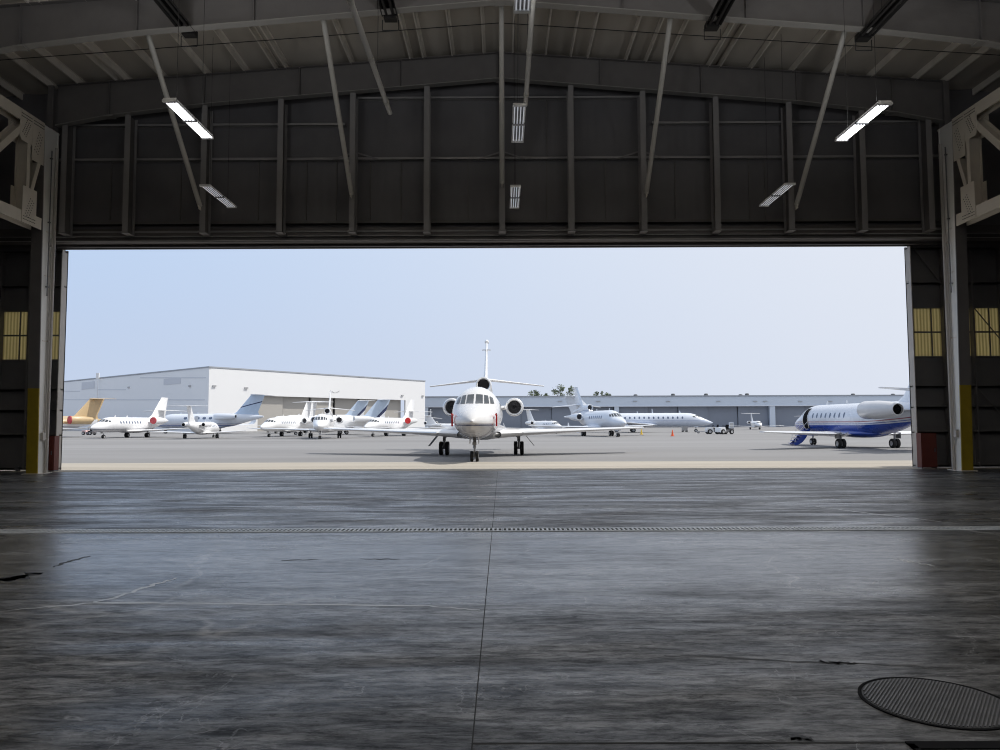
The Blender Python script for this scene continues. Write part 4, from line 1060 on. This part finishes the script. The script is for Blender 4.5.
build_jet(r4, 'light_jet', 'tiny grey white T-tailed plane far off before the slate doors by a pillar', 'airplane', put(755, 429.4), R(-98), .60, JETS)
build_jet(r4, 'light_jet', 'tiny far plane mostly hidden behind the nose of the blue-bellied jet', 'airplane', put(803, 429.0), R(-110), .50, JETS)

# ================================================================== GROUND EQUIPMENT
def tug(x, y, rz, lab, k, m1):
    t = empty('tow_tractor', put(x, y), rz, lab, 'tow tractor', 'tow tractors'); t.scale = (k, k, k)
    b = MB(); b.box(-1.2, 1.2, -.6, .6, .3, .62); b.prism([(.25, -.6, .62), (1.2, -.6, .62), (1.15, -.6, .95), (.35, -.6, 1.0)], (0, 1.2, 0)); b.cur = 1; b.prism([(-1.2, -.6, .62), (-.6, -.6, .62), (-.65, -.6, .85), (-1.18, -.6, .85)], (0, 1.2, 0)); b.box(-1.21, .2, -.61, .61, .28, .6); b.build('body', [m1, M['gunmetal']], t)
    for sx in (-.75, .78):
        for sy in (-.62, .62): wheel('wheel', (sx, sy, .36), .36, .26, t)
    b = MB(); b.box(-.45, .05, -.3, .3, .62, .85); b.prism([(-.5, -.3, .85), (-.38, -.3, .85), (-.5, -.3, 1.35), (-.6, -.3, 1.35)], (0, .6, 0)); b.build('seat', M['black'], t)
    b = MB(); b.tube([(.35, 0, .95), (.15, 0, 1.2)], .03, 6); b.lathe([(0, .17), (.02, .19), (.04, .17), (.02, .15), (0, .17)], (.13, 0, 1.2), (-.6, 0, .8), 14); b.build('steering_wheel', M['black'], t)
    b = MB(); b.tube([(-1.2, 0, .45), (-1.45, 0, .45)], .05, 8); b.build('tow_hook', M['gunmetal'], t)
    return t
tug(714.3, 434.0, R(180), 'small white and black tow tractor right before the nose of the long jet', 1.0, M['white'])
tug(724.5, 434.2, R(205), 'second white and black tow tractor, farther from the long jet nose', 1.0, M['white'])
tug(89, 435.0, R(170), 'small pale tow tractor under the wing at far left', .8, mat('pale_pink_paint', (.7, .5, .48), .5))
a, b_ = put(697, 433.4), put(709, 433.9)
b = MB(); b.tube([(0, 0, .3), (b_[0] - a[0], b_[1] - a[1], .38)], .05, 8); b.lathe([(-.06, 0), (-.06, .15), (.06, .15), (.06, 0)], ((b_[0] - a[0]) * .6, .2, .15), (0, 1, 0), 12); b.lathe([(-.06, 0), (-.06, .15), (.06, .15), (.06, 0)], ((b_[0] - a[0]) * .6, -.2, .15), (0, 1, 0), 12); b.tube([((b_[0] - a[0]) * .6, -.2, .15), ((b_[0] - a[0]) * .6, .2, .15)], .03, 6); b.tube([((b_[0] - a[0]) * .6, 0, .15), ((b_[0] - a[0]) * .6, 0, .36)], .03, 6)
tag(b.build('tow_bar', M['oleo'], None, a), 'long thin tow bar linking the long jet nose wheel to the tractor', 'tow bar')
def cone(x, y, lab, m_):
    t = empty('safety_cone', put(x, y), 0, lab, 'traffic cone')
    b = MB(); b.box(-.22, .22, -.22, .22, 0, .04); b.build('base', M['black'] if 0 else m_, t)
    b = MB(); b.lathe([(.04, .17), (.8, .03), (.8, 0)], (0, 0, 0), (0, 0, 1), 16); b.build('body', m_, t)
cone(672.5, 436.2, 'bright orange traffic cone on the open asphalt below the long jet', M['orange'])
cone(641.5, 434.6, 'yellow traffic cone at the wing tip right of the pearl trijet', M['yellow_p'])
p = put(731.3, 428.9)
t = empty('ground_power_unit', p, 0, 'tall pale grey equipment cabinet standing alone before the slate doors', 'equipment cabinet')
b = MB(); b.box(-.5, .5, -.4, .4, .12, 1.7); b.build('body', M['pearl'], t)
b = MB(); b.box(-.4, .4, -.42, -.401, .3, 1.5); b.build('door', M['hub'], t)
b = MB(); b.box(-.45, -.35, -.35, .35, 0, .12); b.box(.35, .45, -.35, .35, 0, .12); b.build('skid', M['gunmetal'], t)
p = put(684.7, 432.0)
t = empty('step_stand', p, 0, 'small grey ground unit standing under the front of the long jet', 'ground unit')
b = MB(); b.box(-.45, .45, -.35, .35, .25, 1.05); b.build('body', M['hub'], t)
for sx in (-.32, .32):
    for sy in (-.3, .3): wheel('wheel', (sx, sy, .16), .16, .1, t)

# ================================================================== BUILDINGS
# white hangar on the left, near corner at pixel x=208
def top_z(x, y, D): return at(x, y, D).z
cn = at(208, 423, 165); cr2 = at(425, 423, 220); cl = at(62, 423, 224)
hz = top_z(208, 367.5, 165)
zr = top_z(425, 381.5, 220); zl_ = top_z(62, 382, 224)
zt_ = hz
t = empty('white_hangar', (cn.x, cn.y, 0), 0, 'big white hangar with beige sliding doors, one long side in pale blue shade', 'building')
A, B, Cc = Vector((cn.x, cn.y, 0)), Vector((cr2.x, cr2.y, 0)), Vector((cl.x, cl.y, 0))
o = A.copy()
def wallq(P, Q, u0, u1, z0a, z0b, z1a, z1b, nm, m_, off=0.0, th=.5, par=None):
    d = (Q - P); n_ = Vector((d.y, -d.x, 0)).normalized()
    if n_.dot(EYE - P) < 0: n_ = -n_
    a = P + d * u0 + n_ * off; b2 = P + d * u1 + n_ * off; i_ = -n_ * th
    b = MB(); b.hexa([a + Vector((0, 0, z0a)), b2 + Vector((0, 0, z0b)), b2 + i_ + Vector((0, 0, z0b)), a + i_ + Vector((0, 0, z0a)), a + Vector((0, 0, z1a)), b2 + Vector((0, 0, z1b)), b2 + i_ + Vector((0, 0, z1b)), a + i_ + Vector((0, 0, z1a))])
    return shift(b, o).build(nm, m_, par or t)
def uz(P, Q, x, y):                                    # wall fraction and height seen at a pixel
    r = ray(x, y); d = Q - P; n_ = Vector((d.y, -d.x, 0)); k = (P - EYE).dot(n_) / r.dot(n_); q = EYE + r * k
    return (q - P).dot(d) / d.dot(d), q.z
zR = uz(A, B, 425, 381.5)[1]; zA = uz(A, B, 208, 367.5)[1]; zL = uz(A, Cc, 64, 382)[1]
u0, zo0 = uz(A, B, 258, 396); u1, zo1 = uz(A, B, 405.5, 400); zo = (zo0 + zo1) / 2
wallq(A, B, 0, u0, 0, 0, zA, zA + (zR - zA) * u0, 'front_wall', M['hangwall'])
wallq(A, B, u1, 1, 0, 0, zA + (zR - zA) * u1, zR, 'front_wall', M['hangwall'])
wallq(A, B, u0, u1, zo, zo, zA + (zR - zA) * u0, zA + (zR - zA) * u1, 'door_lintel', M['hangwall'])
wallq(A, Cc, .004, 1.0, 0, 0, zA, zL, 'side_wall', M['hangwall'])
wallq(A, B, -.002, 1.002, zA, zR, zA + .3, zR + .3, 'roof_edge', M['hangroof'], .1, .7)
wallq(A, Cc, -.002, 1.0, zA, zL, zA + .3, zL + .3, 'roof_edge', M['hangroof'], .1, .7)
npan = 6
for i in range(npan):
    a, b2 = u0 + (u1 - u0) * i / npan, u0 + (u1 - u0) * (i + 1) / npan - .006
    dk = i in (2, 5)
    wallq(A, B, a, b2 - (.012 if i in (2, 4) else 0), 0, 0, zo + .2, zo + .2, 'door_panel', M['hangpanel'], -1.0 - .5 * (i % 2), .3)
wallq(A, B, u0, u1, 0, 0, zo + .2, zo + .2, 'dark_backing', M['vent'], -2.4, .3)  # dark sheet added behind the door panels to fill their gaps
for x0, x1, y0, y1 in ((82, 95, 382.5, 389.5), (164, 181, 379, 385)):
    a, z1 = uz(A, Cc, x0, y0); b2, _ = uz(A, Cc, x1, y0); _, z0 = uz(A, Cc, x0, y1)
    wallq(A, Cc, min(a, b2), max(a, b2), z0, z0, z1, z1, 'wall_louvre', M['louvre'], .08, .1)
for x0, x1, y in ((98, 126, 389.5), (140, 206, 377.5), (64, 80, 391), (64, 205, 399.5)):
    a, z1 = uz(A, Cc, x0, y); b2, z2 = uz(A, Cc, x1, y)
    wallq(A, Cc, min(a, b2), max(a, b2), z2 - .15, z1 - .15, z2 + .05, z1 + .05, 'cladding_seam', M['louvre'], .05, .06)
for x0, y0, q, Q in ((129, 387.5, 'l', Cc), (190, 386, 'l', Cc), (214, 386, 'r', B), (246, 388, 'r', B), (402, 395.5, 'r', B), (422.5, 396, 'r', B)):
    a, z = uz(A, Q, x0, y0); lnq = (Q - A).length
    wallq(A, Q, a - .4 / lnq, a + .4 / lnq, z - .18, z - .18, z + .18, z + .18, 'wall_lamp', M['hub'], .3, .31)
a, z = uz(A, B, 335, 391.5); ln = (B - A).length
for du, sl in ((-.8, -1), (.8, 1)):
    P0 = A + (B - A) * (a + du / ln); n_ = Vector(((B - A).y, -(B - A).x, 0)).normalized(); d = (B - A).normalized()
    b = MB(); b.prism([P0 + d * (-.75 * sl) + Vector((0, 0, z - .35)) + n_ * .01, P0 + d * (.75 * sl) + Vector((0, 0, z + .3)) + n_ * .01, P0 + d * (.45 * sl) + Vector((0, 0, z - .05)) + n_ * .01], n_ * .06)
    shift(b, o).build('wing_emblem', M['hub'], t)
bk = Vector((A.x, A.y, 0)); b = MB(); far = B + (Cc - A)
b.prism([A + Vector((0, 0, zA - .1)), B + Vector((0, 0, zR - .1)), far + Vector((0, 0, zR - .1)), Cc + Vector((0, 0, zL - .1))], (0, 0, .08)); shift(b, o).build('roof', M['hangroof'], t)
# mast beside it
p = at(97, 400, 205)
t = empty('floodlight_mast', (p.x, p.y, 0), 0, 'tall thin white floodlight mast before the shaded hangar side at far left', 'light mast')
zt2 = top_z(97, 373, 205)
b = MB(); b.tube([(0, 0, 0), (0, 0, zt2)], [.14, .09], 10); b.build('pole', M['fix'], t)
b = MB(); b.box(-.38, .38, -.2, .2, zt2 - 1.6, zt2); b.build('lamp_head', M['fix'], t)

# long low hangar across the back
D = 255.0
t = empty('long_hangar', (at(670, 423, D).x, D, 0), 0, 'long low blue-grey hangar with slate sliding doors across the far side', 'building')
o = Vector((at(670, 423, D).x, D, 0))
xa, xb = at(405, 410, D).x, at(1010, 410, D).x
zt3, zl3 = at(670, 396.5, D).z, at(670, 406.2, D).z
def FB(x0, x1, y0, y1, z0, z1, nm, m_):
    b = MB(); b.box(x0, x1, y0, y1, z0, z1); return shift(b, o).build(nm, m_, t)
FB(xa, xb, D, D + 1.5, zl3, zt3, 'fascia', M['hangblue']); FB(xa, xb, D + 1.5, D + 50, zt3 - .6, zt3 - .3, 'roof', M['hangroof']); FB(xa, xb, D - .3, D + .1, zt3, zt3 + .35, 'roof_edge', M['hangroof'])
FB(xa, xb, D + 3.5, D + 4, 0, zt3 - .4, 'dark_backing', M['vent'])  # added dark backing, keeps sky from showing between the door panels
FB(xa, xb, D - .25, D, zl3 - .1, zl3 + .25, 'lintel_trim', M['pearl'])
piers = [(405, 428), (614.5, 619), (769.8, 775.2), (930, 936)]
for x0, x1 in piers: FB(at(x0, 410, D).x, at(x1, 410, D).x, D, D + 1.5, 0, zl3, 'pillar', M['hangblue'])
edges = [428, 614.5, 619, 769.8, 775.2, 930]
for i in range(0, 6, 2):
    X0, X1 = at(edges[i], 410, D).x, at(edges[i + 1], 410, D).x; n = 6 if i == 0 else 5
    for j in range(n):
        a, b2 = X0 + (X1 - X0) * j / n, X0 + (X1 - X0) * (j + 1) / n - .12
        FB(a, b2, D + 1.6 + .5 * (j % 2), D + 1.9 + .5 * (j % 2), 0, zl3 + .1, 'door_panel', M['hangdoor'])
for x, h_ in ((635.5, .9), (673, 1.1), (706, 1.1), (740.5, .8), (747, 1.1), (853, .9), (893, .8)):
    b = MB(); X = at(x, 395, D + 10).x - o.x; b.lathe([(zt3 - .4, .35), (zt3 + .2 + h_ * .4, .35), (zt3 + .2 + h_ * .45, .75), (zt3 + .2 + h_, .6), (zt3 + .3 + h_, 0)], (X, 10, 0), (0, 0, 1), 12); b.build('roof_vent', M['vent'], t)
for x in (560, 598, 635, 668, 718, 755, 765, 800, 830):
    X = at(x, 401, D).x; z = at(x, 401.3, D).z; FB(X - .7, X + .7, D - .35, D - .01, z - .08, z + .14, 'wall_lamp', M['hub'])

# trees beyond the long hangar
TREE_D = [330]
def tree(x, y, wpx, lab, dens=420):
    TREE_D[0] += 16; D = TREE_D[0]; p = at(x, y, D); r = wpx / 2 * D / 750; hh = p.z
    t = empty('tree', (p.x, D, 0), 0, lab, 'tree', 'trees beyond the far hangar')
    b = MB(); b.tube([(0, 0, 0), (.1, 0, hh * .45), (.0, .1, hh * .8)], [.4, .28, .1], 8)
    for i in range(7):
        a = rnd.random() * 6.28; q = .3 + .08 * i; b.tube([(0, 0, hh * q), (math.cos(a) * r * .7, math.sin(a) * r * .7, hh * min(.95, q + .22))], [.14, .04], 5)
    b.build('trunk', M['trunk'], t)
    b = MB(); cl_ = [(Vector((rnd.uniform(-.72, .72) * r, rnd.uniform(-.7, .7) * r, hh - r * .35 - rnd.random() ** 1.3 * hh * .4)), rnd.uniform(.22, .42) * r) for _ in range(16)]
    cl_.append((Vector((0, 0, hh - .3 * r)), .3 * r))
    for i in range(dens):
        c, q = cl_[rnd.randrange(len(cl_))]; d = Vector((rnd.gauss(0, 1), rnd.gauss(0, 1), rnd.gauss(0, .8))).normalized() * q * rnd.random() ** .4
        n_ = Vector((rnd.gauss(0, 1), rnd.gauss(0, 1), rnd.gauss(0, 1))).normalized(); u = n_.orthogonal().normalized(); v = n_.cross(u); s_ = rnd.uniform(.28, .6)
        b.face([b.verts([c + d + u * s_, c + d + v * s_ * .6, c + d - u * s_, c + d - v * s_ * .6]) + j for j in range(4)])
    b.build('foliage', M['leaves'], t)
for x, y, w, lab in ((535, 389.5, 17, 'small rounded tree just right of the near jet tailplane'), (558, 384, 16, 'tallest tree top above the far hangar roof'), (572, 385.5, 13, 'slim tree right beside the tallest tree'),
                     (597, 391, 13, 'low tree behind the tail of the pearl trijet'), (607, 392.5, 12, 'lowest rightmost tree above the far hangar roof'), (546, 393, 9, 'sparse little tree in the gap left of the tallest')):
    tree(x, y, w, lab)

# ================================================================== SKY, SUN, RENDER SETTINGS
wd = bpy.data.worlds.new('sky'); bpy.context.scene.world = wd; wd.use_nodes = True
nt = wd.node_tree; N = nt.nodes; L = nt.links
bg = N['Background']
SUN = Vector((math.cos(R(55)) * math.cos(R(5)), math.cos(R(55)) * math.sin(R(5)), math.sin(R(55))))
tc = N.new('ShaderNodeTexCoord'); sp_ = N.new('ShaderNodeSeparateXYZ'); L.new(tc.outputs['Generated'], sp_.inputs[0])
rz = N.new('ShaderNodeValToRGB'); e = rz.color_ramp.elements            # clear-sky blue by height above the horizon
e[0].position = 0.0; e[0].color = (.56, .64, .80, 1); e[1].position = 1.0; e[1].color = (.30, .50, .88, 1)
k = e.new(.10); k.color = (.52, .63, .83, 1); k = e.new(.26); k.color = (.46, .63, .90, 1)
L.new(sp_.outputs['Z'], rz.inputs['Fac'])
dt = N.new('ShaderNodeVectorMath'); dt.operation = 'DOT_PRODUCT'; dt.inputs[1].default_value = SUN
nrm = N.new('ShaderNodeVectorMath'); nrm.operation = 'NORMALIZE'; L.new(tc.outputs['Generated'], nrm.inputs[0]); L.new(nrm.outputs[0], dt.inputs[0])
hz_ = N.new('ShaderNodeMapRange'); hz_.inputs['From Min'].default_value = -.30; hz_.inputs['From Max'].default_value = .72; hz_.interpolation_type = 'SMOOTHSTEP'
L.new(dt.outputs['Value'], hz_.inputs['Value'])
mx = N.new('ShaderNodeMix'); mx.data_type = 'RGBA'; L.new(hz_.outputs['Result'], mx.inputs['Factor']); L.new(rz.outputs['Color'], mx.inputs['A']); mx.inputs['B'].default_value = (.80, .83, .90, 1)
L.new(mx.outputs['Result'], bg.inputs['Color']); bg.inputs['Strength'].default_value = 1.0
sl = bpy.data.lights.new('sun', 'SUN'); sl.energy = 3.4; sl.angle = R(.8); sl.color = (1, .965, .90)
so = bpy.data.objects.new('sun', sl); C.objects.link(so); so.rotation_euler = (-SUN).to_track_quat('-Z', 'Y').to_euler(); so.location = (60, 10, 80)

sc = bpy.context.scene
sc.view_settings.view_transform = 'Standard'; sc.view_settings.look = 'None'; sc.view_settings.gamma = 1.0; sc.view_settings.exposure = 0.0; sc.view_settings.use_curve_mapping = False
sc.cycles.max_bounces = 10; sc.cycles.diffuse_bounces = 5; sc.cycles.glossy_bounces = 4
sc.cycles.use_denoising = True
sc.cycles.filter_width = 1.1
sc.cycles.sample_clamp_indirect = 8
sc.cycles.caustics_reflective = False; sc.cycles.caustics_refractive = False
